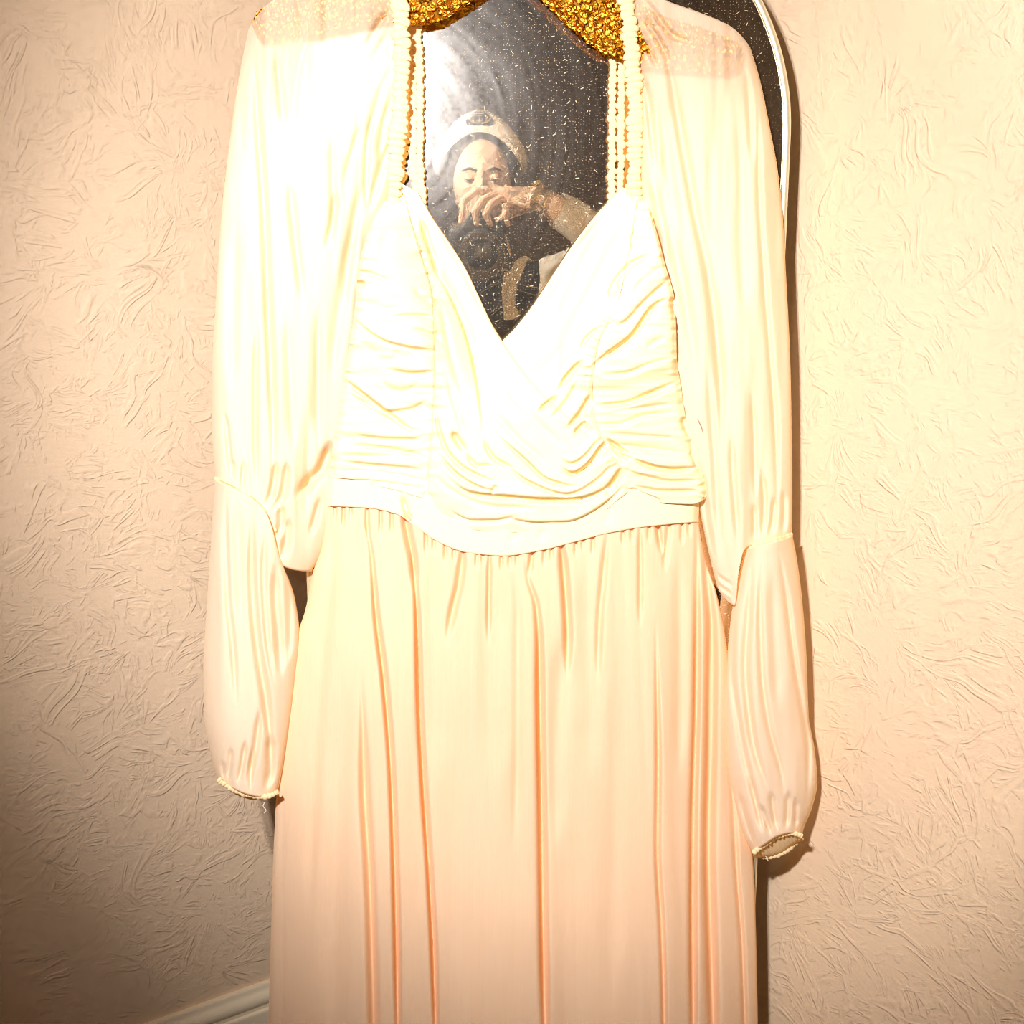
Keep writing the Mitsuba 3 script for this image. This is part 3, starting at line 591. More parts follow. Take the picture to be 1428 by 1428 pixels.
ll_fold = [
 G([(316, 676), (315, 740), (317, 820), (326, 920), (330, 1000)], 4, .010, .003, 12), G([(352, 700), (351, 780), (354, 850), (362, 920), (372, 985), (376, 1030), (370, 1090)], 5, .020, .004, 16),
 G([(330, 690), (333, 780), (338, 880)], 6, .007), G([(372, 730), (368, 800), (372, 880), (384, 960)], 4, .012, .003, 12), G([(384, 780), (384, 830), (388, 880), (392, 950)], 6, .020), G([(398, 800), (404, 850), (400, 930)], 5, .010),
 G([(362, 985), (357, 1040), (342, 1095)], 4, .013, .003, 9), G([(342, 1030), (338, 1065), (330, 1096)], 3.4, .010), G([(378, 1020), (378, 1070), (368, 1104)], 5, .016), G([(322, 1040), (320, 1070), (316, 1090)], 3, .007), G([(310, 1060), (312, 1088)], 3, .006), G([(352, 1040), (350, 1080), (348, 1104)], 3, .008)]
LL_T = [(300, 669), (325, 680), (350, 694), (370, 713), (380, 738), (387, 766), (396, 793)]
LL_B = [(303, 1086), (322, 1098), (345, 1108), (368, 1112), (387, 1106)]
LL_L = [(300, 669), (294, 760), (288, 850), (283.5, 935), (285, 1000), (293, 1048), (303, 1086)]
LL_R = [(396, 793), (412, 838), (418, 890), (412, 950), (404, 1010), (396, 1060), (387, 1106)]
obj('gown__lower_sleeve', sheet(LL_T, LL_B, LL_L, LL_R, e_sleeve(.016, .044, .42), 2, [(c[0], c[1] * 1.1, c[2] * .72, *c[3:]) for c in ll_fold], soft(.009, .0018, 101), back=lambda p, s, t: .012 - .003 * dome(s, .5, .5), steps=(1.2, 3)), 'mat_sleeve', label='sheer balloon lower sleeve')
rl_fold = [
 G([(1050, 770), (1044, 860), (1040, 930), (1050, 1030), (1066, 1090), (1080, 1130)], 4.5, .014, .004, 14), G([(1063, 772), (1060, 850), (1062, 930), (1072, 1010), (1092, 1090), (1096, 1140)], 4, .011, .003, 12), G([(1084, 760), (1098, 840), (1105, 900), (1118, 980), (1128, 1050), (1126, 1110), (1118, 1140)], 3.6, .014, .005, 14),
 G([(1030, 830), (1021, 930), (1032, 1020), (1052, 1110), (1064, 1150)], 4, .010, .003, 10), G([(1078, 790), (1080, 900), (1086, 1000)], 7, .007), G([(1044, 1080), (1054, 1120), (1064, 1165)], 3.4, .010), G([(1075, 1100), (1080, 1140), (1084, 1160)], 3.4, .010), G([(1100, 1100), (1098, 1135), (1096, 1158)], 3.4, .010), G([(1110, 1110), (1110, 1140), (1108, 1158)], 3.2, .009), G([(1060, 1120), (1070, 1150), (1076, 1166)], 3, .009), G([(1030, 1100), (1042, 1150), (1054, 1182)], 3.4, .009)]
RL_T = [(1039, 767), (1060, 759), (1085, 753), (1105, 746)]
RL_B = [(1050, 1190), (1066, 1178), (1085, 1166), (1102, 1162), (1118, 1166)]
RL_L = [(1039, 767), (1030, 805), (1021, 850), (1014, 920), (1011, 1000), (1014, 1060), (1026, 1130), (1038, 1168), (1050, 1190)]
RL_R = [(1105, 746), (1113, 790), (1120, 850), (1125, 920), (1128, 1000), (1136, 1045), (1140, 1090), (1132, 1128), (1122, 1152), (1118, 1166)]
obj('gown__lower_sleeve', sheet(RL_T, RL_B, RL_L, RL_R, e_sleeve(.016, .046, .42), 2, [(c[0], c[1] * 1.1, c[2] * .72, *c[3:]) for c in rl_fold], soft(.009, .0018, 111), back=lambda p, s, t: .011 - .003 * dome(s, .5, .5), steps=(1.2, 3)), 'mat_sleeve', label='sheer balloon lower sleeve')
# cuffs: the gathered rims, open below
def cuff(pts_front, pts_back, seed):
    f = ruche(pts_front, .052, 8, 5, seed, .8)
    b = ruche(pts_back, .022, 8, 5, seed + 1, .8)
    nn = 40
    a, c = curve(pts_front, nn), curve(pts_back, nn)
    rows = []
    for k in np.linspace(0, 1, 6):
        q = a * (1 - k) + c * k
        rows.append(W(q[:, 0], q[:, 1] + 5 * np.sin(np.pi * k), .05 - .028 * k + .0015 * np.sin(np.arange(nn) * 1.9)))
    v = np.array(rows).reshape(-1, 3); g = grid_faces(6, nn)
    return join(f, b, trimesh.Trimesh(v, np.vstack([g[:, [0, 1, 2]], g[:, [0, 2, 3]]]), process=False))
obj('gown__cuff', cuff([(303, 1086), (322, 1099), (345, 1108), (368, 1111), (387, 1104)], [(310, 1088), (335, 1106), (355, 1112), (375, 1108), (387, 1102)], 21), 'mat_trim_cloth', label='gathered cuff with a frayed edge')
obj('gown__cuff', cuff([(1050, 1190), (1066, 1178), (1085, 1166), (1102, 1162), (1118, 1166)], [(1052, 1192), (1070, 1195), (1088, 1191), (1104, 1180), (1118, 1168)], 23), 'mat_trim_cloth', label='gathered open cuff')
def thread(pts, e): 
    c = curve(pts, 24); return tube(W(c[:, 0], c[:, 1], e), .0005, 6)
obj('gown__loose_thread', thread([(366, 1108), (370, 1116), (367, 1124), (371, 1130), (368, 1134)], .04), 'mat_thread')
obj('gown__loose_thread', thread([(1066, 1193), (1070, 1197), (1071, 1201)], .03), 'mat_thread')
obj('gown__loose_thread', thread([(968, 578), (973, 588), (976, 597)], .06), 'mat_thread')
#PERSON
# ------------------------------------------------------------------ the photographer, standing behind the camera and seen in the mirror
# built in a frame that faces the mirror: x right, y up, z towards the mirror, the camera's lens at the origin
def pt(u, v, z):
    d = ray(u, v); d = d / (d @ NF) * (2 * MD - z)
    return np.array([d @ MX, d @ MU, z])
def to_room(m):
    v = np.asarray(m.vertices)
    w = C + v[:, :1] * MX + v[:, 1:2] * MU - v[:, 2:] * NM
    out = trimesh.Trimesh(w, np.asarray(m.faces)[:, ::-1], process=False)
    return out
def to_local(p):
    r = np.asarray(p) - C
    return np.array([r @ MX, r @ MU, -(r @ NM)])
M = m3.Manifold
def ball(p, r, n=20):
    r = np.broadcast_to(np.asarray(r, float), (3,))
    return M.sphere(1.0, n).scale(r.tolist()).translate([float(x) for x in p])
def bone(a, ra, b, rb): return M.batch_hull([ball(a, ra), ball(b, rb)])
def chain(pts): return M.batch_boolean([bone(a, ra, b, rb) for (a, ra), (b, rb) in zip(pts, pts[1:])], m3.OpType.Add)
def union(*ms): return M.batch_boolean(list(ms), m3.OpType.Add)
def soft_mesh(man, length, it=12):
    t = to_tri(man.refine_to_length(length))
    t.merge_vertices()
    trimesh.smoothing.filter_taubin(t, lamb=0.5, nu=0.52, iterations=it)
    return t
def to_man(t):
    return M(m3.Mesh(np.asarray(t.vertices, np.float32), np.asarray(t.faces, np.uint32)))
A3 = lambda *x: np.array(x, float)

def skin_tone(p, n, uv):
    q = p * 1.0
    blot = fbm(q.x * 55, q.y * 55, q.z * 55)
    return mix((0.78, 0.54, 0.37), (0.86, 0.63, 0.44), blot)
HANDW = [float(x) for x in (C + pt(742, 276, -.085)[0] * MX + pt(742, 276, -.085)[1] * MU + .085 * NM)]
BROWW = [float(x) for x in (C + pt(686, 227, -.2)[0] * MX + pt(686, 227, -.2)[1] * MU + .2 * NM)]
def inked(p, n, uv):
    """Skin with tattoos on the wrist and the forearm and one small mark on the forehead."""
    base = skin_tone(p, n, uv)
    d = dr.norm(p - mi.Point3f(HANDW))
    ink = smoothstep(0.075, 0.04, d) * smoothstep(0.45, 0.62, fbm(p.x * 75, p.y * 75, p.z * 75))
    e = dr.norm(p - mi.Point3f(BROWW))
    ink = dr.maximum(ink, 0.8 * smoothstep(0.016, 0.010, e) * smoothstep(0.45, 0.6, fbm(p.x * 160, p.y * 160, p.z * 160)))
    return mix(base, (0.16, 0.13, 0.10), 0.8 * ink)
scene['mat_skin'] = {'type': 'principled', 'base_color': mikit.proc(inked), 'roughness': 0.5, 'specular': 0.4}
scene['mat_hair'] = {'type': 'principled', 'base_color': rgb(0.05, 0.04, 0.035), 'roughness': 0.5}
scene['mat_shirt'] = diffuse(0.95, 0.91, 0.79)
scene['mat_cap'] = diffuse(0.93, 0.90, 0.78)
def navy_weave(p, n, uv): return mix((0.012, 0.016, 0.04), (0.03, 0.036, 0.075), noise(p.x * 700, p.y * 700, p.z * 700))
scene['mat_navy'] = {'type': 'twosided', 'bsdf': {'type': 'diffuse', 'reflectance': mikit.proc(navy_weave)}}
scene['mat_trouser'] = diffuse(0.05, 0.035, 0.03)
scene['mat_black'] = {'type': 'principled', 'base_color': rgb(0.03, 0.028, 0.026), 'specular': 0.25, 'roughness': 0.55}
scene['mat_rubber'] = {'type': 'principled', 'base_color': rgb(0.035, 0.033, 0.03), 'roughness': 0.6}
scene['mat_barrel'] = {'type': 'principled', 'base_color': rgb(0.15, 0.135, 0.12), 'specular': 0.4, 'roughness': 0.4}
scene['mat_lens'] = {'type': 'principled', 'base_color': rgb(0.01, 0.01, 0.014), 'roughness': 0.05, 'specular': 0.8}
scene['mat_eye'] = {'type': 'principled', 'base_color': rgb(0.82, 0.78, 0.72), 'roughness': 0.2}
scene['mat_iris'] = {'type': 'principled', 'base_color': rgb(0.08, 0.06, 0.05), 'roughness': 0.1}
scene['mat_white_line'] = diffuse(0.55, 0.6, 0.8)
scene['mat_panel'] = diffuse(0.9, 0.9, 0.9)
scene['mat_strap'] = diffuse(0.75, 0.62, 0.45)

thing('person', 'person in white cap and shirt holding a camera before the face, reflected in the mirror', 'person')
FLOOR_Y = -1.362
# head
HC = A3(0.001, 0.182, -0.285)
hd = trimesh.creation.icosphere(5)
n0 = np.array(hd.vertices)
v = n0 * [0.0765, 0.116, 0.098]
x, y, z = n0.T
v[:, 0] *= 1 - .22 * np.clip(-y - .15, 0, 1) ** 1.2 + .03 * np.exp(-((y - .1) / .3) ** 2)
v[:, 2] += np.where(z > 0, -.010 * np.clip(z, 0, 1) * np.exp(-((y + .1) / .6) ** 2), 0)
def dent(cx, cy, sx, sy, amt):
    g = np.exp(-((v[:, 0] - cx) / sx) ** 2 - ((v[:, 1] - cy) / sy) ** 2) * (z > 0)
    v[:, 2] += amt * g
for sx in (-1, 1):
    dent(sx * .031, .000, .017, .010, -.0085)          # eye sockets
    dent(sx * .031, .019, .020, .006, .0045)           # brows
    dent(sx * .043, -.030, .020, .018, .004)           # cheek bones
    dent(sx * .012, -.043, .006, .006, .006)           # nostrils
dent(0, -.020, .0075, .026, .012); dent(0, -.040, .010, .011, .017)   # nose
dent(0, .012, .008, .015, .004)
dent(0, -.064, .022, .005, .006); dent(0, -.074, .018, .006, .007); dent(0, -.069, .024, .0018, -.004)   # lips
dent(0, -.100, .022, .013, .008)                                       # chin
head_m = trimesh.Trimesh(v + HC, hd.faces, process=False)
ears = []
for sx in (-1, 1):
    e = union(M.batch_hull([ball(HC + [sx * .079, .012, -.012], [.006, .018, .012]), ball(HC + [sx * .076, -.028, -.002], [.005, .012, .007])]))
    e = e - ball(HC + [sx * .087, .004, .001], [.007, .014, .007])
    ears.append(soft_mesh(e, .004, 4))
# torso, neck, legs under the clothes
SH_R, SH_L = A3(.185, -.055, -.315), A3(-.185, -.045, -.315)
neck = chain([(HC + [0, -.03, -.02], .058), (A3(0, .02, -.315), .056), (A3(0, -.05, -.325), .07)])
def torso(gr):
    return union(M.batch_hull([ball(A3(sx * .15, -.075, -.325), [.055 + gr, .05 + gr, .065 + gr]) for sx in (-1, 1)] + [ball(A3(sx * .10, -.22, -.31), [.085 + gr, .10, .105 + gr]) for sx in (-1, 1)]),
                 M.batch_hull([ball(A3(sx * .10, -.22, -.31), [.085 + gr, .10, .105 + gr]) for sx in (-1, 1)] + [ball(A3(sx * .075, -.43, -.31), [.075 + gr, .06, .095 + gr]) for sx in (-1, 1)]),
                 M.batch_hull([ball(A3(sx * .075, -.43, -.31), [.075 + gr, .06, .095 + gr]) for sx in (-1, 1)] + [ball(A3(sx * .085, -.56, -.315), [.085 + gr, .08, .105 + gr]) for sx in (-1, 1)]))
def legs(gr):
    out = []
    for sx in (-1, 1):
        out.append(chain([(A3(sx * .09, -.58, -.315), .085 + gr), (A3(sx * .10, -.94, -.300), .055 + gr), (A3(sx * .105, -1.27, -.325), .040 + gr)]))
    return out
WR = pt(752, 276, -.088); FO = pt(775, 290, -.078); EL_R = A3(.40, -.045, -.10)
FLc = to_local(FLASH - FD * .062 - A3(0, 0, 1) * .143)
WL = FLc + A3(-.012, -.055, -.035); EL_L = A3(-.43, .02, -.22)
arm_r = chain([(SH_R, .052), (EL_R, .042), (FO, .030), (WR, .0265)])
arm_l = chain([(SH_L, .052), (EL_L, .042), (WL, .027)])
feet = [M.batch_hull([ball(A3(sx * .105, -1.315, -.335), .038), ball(A3(sx * .12, -1.335, -.16), [.04, .024, .05])]) for sx in (-1, 1)]
base = soft_mesh(union(torso(0), neck, arm_r, arm_l, *legs(0), *feet), .018, 10)
# the hand over the camera
def finger(*q): return chain([(pt(*a[:3]), a[3]) for a in q])
KN = [(688, 266, -.108), (694, 271, -.103), (702, 276, -.100), (712, 283, -.102)]
hand_r = union(
    M.batch_hull([ball(pt(*KN[0]), .0105), ball(pt(*KN[1]), .0108), ball(pt(744, 268, -.096), .0135), ball(pt(742, 284, -.090), .0125)]),
    M.batch_hull([ball(pt(*KN[1]), .0108), ball(pt(*KN[2]), .0105), ball(pt(744, 268, -.096), .0135), ball(pt(742, 284, -.090), .0125)]),
    M.batch_hull([ball(pt(*KN[2]), .0105), ball(pt(*KN[3]), .0095), ball(pt(744, 270, -.096), .0125), ball(pt(742, 286, -.090), .0125)]),
    bone(pt(744, 276, -.092), .021, WR, .0255),
    finger((*KN[0], .0105), (664, 266, -.088, .0092), (646, 280, -.078, .0084), (643, 309, -.074, .0070)),
    finger((*KN[1], .0108), (673, 279, -.073, .0094), (662, 294, -.062, .0086), (665, 312, -.066, .0072)),
    finger((*KN[2], .0105), (685, 284, -.070, .0090), (677, 299, -.060, .0083), (684, 313, -.066, .0070)),
    finger((*KN[3], .0095), (704, 288, -.075, .0078), (704, 300, -.066, .0072), (708, 313, -.072, .0062)),
    finger((738, 286, -.100, .016), (716, 296, -.135, .0118), (700, 305, -.158, .0100), (686, 311, -.166, .0082)))
hand_r = soft_mesh(union(hand_r, chain([(WR, .0262), (FO, .0298), (FO * .7 + EL_R * .3, .033)])), .0032, 9)
# the hand that holds the flash by its foot: five fingers closed round it
ax = FLc - WL; ax /= np.linalg.norm(ax)
sd = np.cross(ax, A3(0, 0, 1)); sd /= np.linalg.norm(sd); fr = np.cross(sd, ax)
def hl(a, b, c): return WL + ax * a + sd * b + fr * c
fl = [chain([(hl(.030 + .017 * k, -.030, -.012), .0100), (hl(.030 + .017 * k, -.036, .022), .0090), (hl(.032 + .017 * k, -.008, .040), .0082), (hl(.034 + .017 * k, .016 - .004 * abs(k - 1.5), .028), .0070)]) for k in range(4)]
hand_l = union(M.batch_hull([ball(hl(.0, 0, 0), .026), ball(hl(.030, -.024, -.014), .012), ball(hl(.082, -.026, -.014), .011), ball(hl(.03, .012, -.022), .012), ball(hl(.07, .010, -.022), .011)]), *fl,
    chain([(hl(.02, .018, -.012), .013), (hl(.05, .032, .004), .0105), (hl(.078, .030, .016), .0085)]), bone(WL, .027, WL * .75 + EL_L * .25, .031))
hand_l = soft_mesh(hand_l, .004, 8)
body = M.batch_boolean([to_man(base), to_man(head_m), to_man(hand_r), to_man(hand_l)] + [to_man(e) for e in ears], m3.OpType.Add)
obj('person__body', to_room(to_tri(body)), 'mat_skin', True, label='tattooed hand over the camera, forehead and eyes above it')
def part(key, m, mat, smooth=True, label=None, kind=None):
    m = to_tri(m) if isinstance(m, m3.Manifold) else m
    return obj('person__' + key, to_room(m), mat, smooth, label=label, kind=kind)
# eyes with half lowered lids
for sx in (-1, 1):
    ec = HC + [sx * .031, -.001, .0765]
    k = part('eye', ball(ec, .0118, 28), 'mat_eye')
    part(k[8:] + '__iris', ball(ec + [-.001 * sx, -.0035, .0085], [.0056, .0056, .0040], 20), 'mat_iris')
    lid = M.sphere(.0130, 32).translate(ec.tolist()) - ball(ec + [0, -.0125, .006], [.016, .0105, .02], 28)
    part('eyelid', lid, 'mat_skin')
    br = chain([(HC + [sx * .013, .0165, .0885], .0028), (HC + [sx * .030, .0215, .0850], .0034), (HC + [sx * .047, .0165, .0720], .0022)])
    part('eyebrow', soft_mesh(br, .002, 3), 'mat_hair')
# hair and cap
hair = ball(HC + [0, .008, -.008], [.0835, .117, .105], 48) - ball(HC + [0, -.028, .085], [.078, .121, .10], 48) - M.cube([.4, .2, .4], True).translate((HC + [0, -.145, 0]).tolist())
part('hair', soft_mesh(hair, .006, 3), 'mat_hair', label='short dark hair')
TILT = math.radians(12)
ca, sa = math.cos(TILT), math.sin(TILT)
CC = HC + A3(-.004, .086, -.020)
cap_prof = np.array([[.0, .058], [.04, .0575], [.075, .055], [.100, .049], [.113, .038], [.1165, .024], [.114, .012], [.109, .004], [.104, .000], [.101, .000], [.099, .004], [.099, .02], [.08, .04], [.0, .046]])
capm = trimesh.creation.revolve(cap_prof, sections=72)
def cap_frame(p):
    """Cap space: x right, y up along its axis, z front; the cap is pushed back on the head."""
    p = np.asarray(p, float)
    rr = np.hypot(p[..., 0], p[..., 2]) + 1e-9
    q1 = p[..., 1] - .066 * (p[..., 0] / rr) ** 2 * np.clip(rr / .104, 0, 1) ** 2 - .03 * np.clip(-p[..., 2] / .104, 0, 1)
    p = np.stack([p[..., 0], q1, p[..., 2]], -1)
    return CC + np.stack([p[..., 0], p[..., 1] * ca + p[..., 2] * sa, -p[..., 1] * sa + p[..., 2] * ca], -1)
cv_ = np.array(capm.vertices)[:, [1, 2, 0]]
th = np.arctan2(cv_[:, 0], cv_[:, 2])
cv_ = cv_ * (1 + .012 * np.sin(7 * th) * (cv_[:, 1:2].ravel() > .05))[:, None]
cm = trimesh.Trimesh(cap_frame(cv_), capm.faces, process=False)
if cm.volume < 0: cm.invert()
cap_key = part('cap', cm, 'mat_cap', 40, label='white captain style cap')
bandv = trimesh.creation.revolve(np.array([[.1035, -.004], [.1115, .004], [.1115, .012], [.1035, .004], [.1035, -.004]]), sections=72)
bm_ = trimesh.Trimesh(cap_frame(np.array(bandv.vertices)[:, [1, 2, 0]]), bandv.faces, process=False)
part('cap__band', bm_, 'mat_cap', 40)
def on_cap(x, y):
    """Point on the crown's front, x right and y up in metres from the badge's centre, and its outward direction."""
    yy = .0255 + y * .95
    r = np.interp(yy, [.0, .004, .012, .024, .038, .049], [.104, .109, .114, .1165, .113, .100])
    a = x / r
    return cap_frame([r * np.sin(a), yy, r * np.cos(a)])
bo = cap_frame([0, .08, 1.0]) - cap_frame([0, 0, 1e-6]); bo /= np.linalg.norm(bo)
def badge_line(pts, r, lift=.0036):
    c = curve(pts, 30)
    return tube(np.array([on_cap(a, b) + bo * lift for a, b in c]), r, 8, up=A3(0, 0, 1))
pad_pts = [(-.030, -.012), (-.033, -.002), (-.025, .004), (-.016, .014), (0, .019), (.016, .014), (.025, .004), (.033, -.002), (.030, -.012), (.016, -.017), (0, -.018), (-.016, -.017)]
cen = on_cap(0, 0) + bo * .0034
ring_ = np.array([on_cap(a, b) + bo * .0022 for a, b in curve(pad_pts + [pad_pts[0]], 48)[:-1]])
pv = np.vstack([ring_, cen + bo * .001, ring_ - bo * .004]); nn_ = len(ring_); kk = np.arange(nn_); k2 = (kk + 1) % nn_
pad = trimesh.Trimesh(pv, np.vstack([np.stack([kk, k2, kk * 0 + nn_], 1), np.stack([kk, kk + nn_ + 1, k2 + nn_ + 1], 1), np.stack([kk, k2 + nn_ + 1, k2], 1)]), process=False)
part('cap__badge_pad', pad, 'mat_black', False)
wreath = [badge_line([(s_ * .004, -.014), (s_ * .014, -.010), (s_ * .016, .000), (s_ * .011, .008)], .0022) for s_ in (-1, 1)]
wreath += [badge_line([(s_ * (.013 + .004 * i), -.012 + .005 * i), (s_ * (.020 + .003 * i), -.009 + .004 * i)], .0018) for s_ in (-1, 1) for i in range(3)]
anchor = [badge_line([(0, -.009), (0, .007)], .0014), badge_line([(-.007, -.004), (-.004, -.009), (0, -.0105), (.004, -.009), (.007, -.004)], .0014), badge_line([(-.005, .003), (.005, .003)], .0012)]
crown = [badge_line([(-.009, .009), (-.010, .014), (0, .0165), (.010, .014), (.009, .009)], .0018), badge_line([(-.009, .0095), (.009, .0095)], .0018)]
part('cap__badge', join(*wreath, *anchor, *crown), 'mat_gold', label='gold wreath and anchor badge')
# shirt: torso and sleeves, open collar, turned cuff
WRs = FO * .62 + EL_R * .38
shirt = union(torso(.010), chain([(SH_R, .066), (EL_R, .062), (WRs, .046)]), chain([(SH_L, .066), (EL_L, .060), (WL * .45 + EL_L * .55, .046)]), chain([(A3(0, -.01, -.32), .066), (A3(0, -.07, -.325), .09)]))
shm = soft_mesh(shirt, .012, 8)
sv = np.array(shm.vertices)
sv += np.array(shm.vertex_normals) * (.010 * (meshkit.noise(sv * [18, 18, 18], 3) - .5) + .006 * (meshkit.noise(sv * [40, 22, 40], 4) - .5))[:, None]
shm.vertices = sv
part('shirt', shm, 'mat_shirt', label='crumpled white shirt')
fa = EL_R - FO; fa /= np.linalg.norm(fa)
cs = np.cross(fa, A3(0, 0, 1)); cs /= np.linalg.norm(cs); cf = np.cross(cs, fa)
def cuff_ring(d, r, k):
    a = np.arange(40) * 2 * np.pi / 40
    rr = r * (1 + .05 * np.sin(3 * a + k))
    return FO + fa * (d + .008 * np.sin(a + 1))[:, None] + cs * (rr * np.cos(a))[:, None] + cf * (rr * np.sin(a))[:, None]
rows = np.array([cuff_ring(d, r, k) for k, (d, r) in enumerate([(.006, .033), (.008, .0335), (.004, .0375), (.004, .0385), (.03, .042), (.065, .045), (.067, .046), (.066, .0435), (.10, .050), (.16, .056)])])
g = grid_faces(len(rows), 40, True)
cuffm = trimesh.Trimesh(rows.reshape(-1, 3), np.vstack([g[:, [0, 1, 2]], g[:, [0, 2, 3]]]), process=False)
part('shirt__cuff', cuffm, 'mat_shirt', 40, label='wide white shirt cuff')
def flat_panel(pts, zf, thick=.004):
    """A piece of cloth outlined in photograph pixels, lying on the chest at depth zf(u, v)."""
    from shapely.geometry import Polygon
    P = Polygon(pts)
    t, f = trimesh.creation.triangulate_polygon(P.buffer(0), engine='earcut')
    t, f = trimesh.remesh.subdivide_to_size(np.hstack([t, np.zeros((len(t), 1))]), f, 6, max_iter=12)
    mm = trimesh.Trimesh(t, f, process=True)
    fr_ = np.array([pt(a, b, zf(a, b)) for a, b, _ in mm.vertices])
    bk_ = fr_ - [0, 0, thick]
    n = len(fr_); e = trimesh.grouping.group_rows(mm.edges_sorted, require_count=1); be = mm.edges[e]
    side = np.vstack([np.stack([be[:, 0], be[:, 0] + n, be[:, 1]], 1), np.stack([be[:, 1], be[:, 0] + n, be[:, 1] + n], 1)])
    o = trimesh.Trimesh(np.vstack([fr_, bk_]), np.vstack([mm.faces, mm.faces[:, ::-1] + n, side]), process=False)
    trimesh.repair.fix_normals(o)
    return o
def chest(u, v): return -.197 - .00004 * (u - 700) ** 2 * .5 + .004 * math.sin(v / 9.0) * .3
part('shirt__collar', flat_panel([(700, 372), (708, 368), (733, 356), (741, 362), (733, 372), (722, 402), (719, 424), (724, 437), (716, 446), (702, 446), (699, 392)], lambda u, v: chest(u, v) + .012 + .010 * math.exp(-((u - 712 - (400 - v) * .12) / 5) ** 2)), 'mat_shirt', 40, label='open white collar and shirt front')
part('waistcoat', join(flat_panel([(648, 380), (668, 376), (700, 374), (704, 446), (722, 446), (727, 436), (740, 424), (752, 412), (760, 460), (740, 520), (640, 520), (640, 440)], lambda u, v: chest(u, v) + .006)), 'mat_trouser', 30, label='dark waistcoat front')
part('waistcoat__lapel', flat_panel([(652, 384), (668, 378), (700, 373), (704, 447), (684, 440), (660, 420)], lambda u, v: chest(u, v) + .011), 'mat_navy', 30, label='navy lapel with pale stripes')
for (a, b) in (((668, 406), (699, 389)), ((669, 409), (699, 392)), ((683, 437), (696, 425)), ((685, 440), (703, 424))):
    c = curve([a, b], 10)
    part('waistcoat__stripe', tube(np.array([pt(u, v, chest(u, v) + .0115) for u, v in c]), .0011, 6), 'mat_white_line')
part('waistcoat__lapel', flat_panel([(736, 364), (751, 364), (753, 392), (750, 414), (727, 437), (718, 427), (722, 398)], lambda u, v: chest(u, v) + .016), 'mat_navy', 30, label='navy lapel with two gold lines')
for (a, b) in (((722, 396), (752, 402)), ((720, 404), (750, 413)), ((738, 364), (751, 362))):
    c = curve([a, b], 10)
    part('waistcoat__gold_line', tube(np.array([pt(u, v, chest(u, v) + .0175) for u, v in c]), .0014, 6), 'mat_gold')
st = []
for i in range(10):
    r = .006 if i % 2 == 0 else .0026
    st.append((725 + r * 600 * math.sin(i * math.pi / 5), 434 - r * 600 * math.cos(i * math.pi / 5)))
part('waistcoat__gold_star', flat_panel(st, lambda u, v: chest(u, v) + .019), 'mat_gold', False)
# watch and bracelet
def wrist_ring(c, axis, r, n, sx, sy, sz, key, label):
    axis = axis / np.linalg.norm(axis)
    a1 = np.cross(axis, A3(0, 0, 1)); a1 /= np.linalg.norm(a1); a2 = np.cross(a1, axis)
    ms = []
    for i in range(n):
        t = i * 2 * np.pi / n
        d = np.cos(t) * a1 + np.sin(t) * a2; tg = -np.sin(t) * a1 + np.cos(t) * a2
        b = trimesh.creation.icosphere(1)
        vv = np.sign(b.vertices) * np.abs(b.vertices) ** .6
        ms.append(trimesh.Trimesh(c + d * r + vv[:, :1] * axis * sx + vv[:, 1:2] * tg * sy + vv[:, 2:] * d * sz, b.faces, process=False))
    return part(key, join(*ms), 'mat_gold', 30, label)
wa = FO - pt(744, 276, -.092)
k = wrist_ring(pt(751, 275, -.089), wa, .0285, 30, .0085, .0026, .0022, 'watch', 'gold watch bracelet')
wc = pt(751, 275, -.089); wd = A3(0, .85, -.5); wd /= np.linalg.norm(wd); wn = wa / np.linalg.norm(wa)
dial = trimesh.creation.cylinder(.0155, .008, sections=32)
u1 = np.cross(wd, wn); u1 /= np.linalg.norm(u1); u2 = np.cross(u1, wd)
dial.vertices = wc + wd * .031 + dial.vertices[:, :1] * u1 + dial.vertices[:, 1:2] * u2 + dial.vertices[:, 2:] * wd
part('watch__case', dial, 'mat_gold', 30)
wrist_ring(pt(763, 284, -.084), wa, .0315, 18, .0042, .0052, .0024, 'bracelet', 'gold chain bracelet')
# trousers and shoes
tr = union(M.batch_hull([ball(A3(sx * .085, -.56, -.315), [.10, .10, .12]) for sx in (-1, 1)] + [ball(A3(0, -.45, -.31), [.15, .05, .115])]), *legs(.016))
part('trousers', soft_mesh(tr, .02, 6), 'mat_trouser')
for sx in (-1, 1):
    sh = M.batch_hull([ball(A3(sx * .105, -1.31, -.335), .045), ball(A3(sx * .12, -1.33, -.15), [.046, .030, .055]), ball(A3(sx * .105, -1.26, -.325), .045)])
    sh = sh - M.cube([1, .2, 1], True).translate([0, FLOOR_Y - .1 + .003, 0])
    part('shoe', soft_mesh(sh, .008, 3), 'mat_black')

# ------------------------------------------------------------------ the camera in the photographer's hand, its lens at the viewpoint
thing('camera', 'black camera with a wide lens held up before the face in the mirror', 'camera')
def cam_part(key, m, mat, smooth=30, label=None):
    m = to_tri(m) if isinstance(m, m3.Manifold) else m
    v = np.asarray(m.vertices)
    w = C + v[:, :1] * RT + v[:, 1:2] * UP + v[:, 2:] * FW
    o = trimesh.Trimesh(w, m.faces, process=False)
    if o.volume < 0: o.invert()
    return obj('camera__' + key, o, mat, smooth, label=label)
def rbox(x0, x1, y0, y1, z0, z1, r=.006):
    return M.batch_hull([M.sphere(r, 16).translate([x, y, z]) for x in (x0 + r, x1 - r) for y in (y0 + r, y1 - r) for z in (z0 + r, z1 - r)])
def lathe(prof, n=64):
    m = trimesh.creation.revolve(np.array(prof), sections=n)
    if m.volume < 0: m.invert()
    return m
Zb = -.006
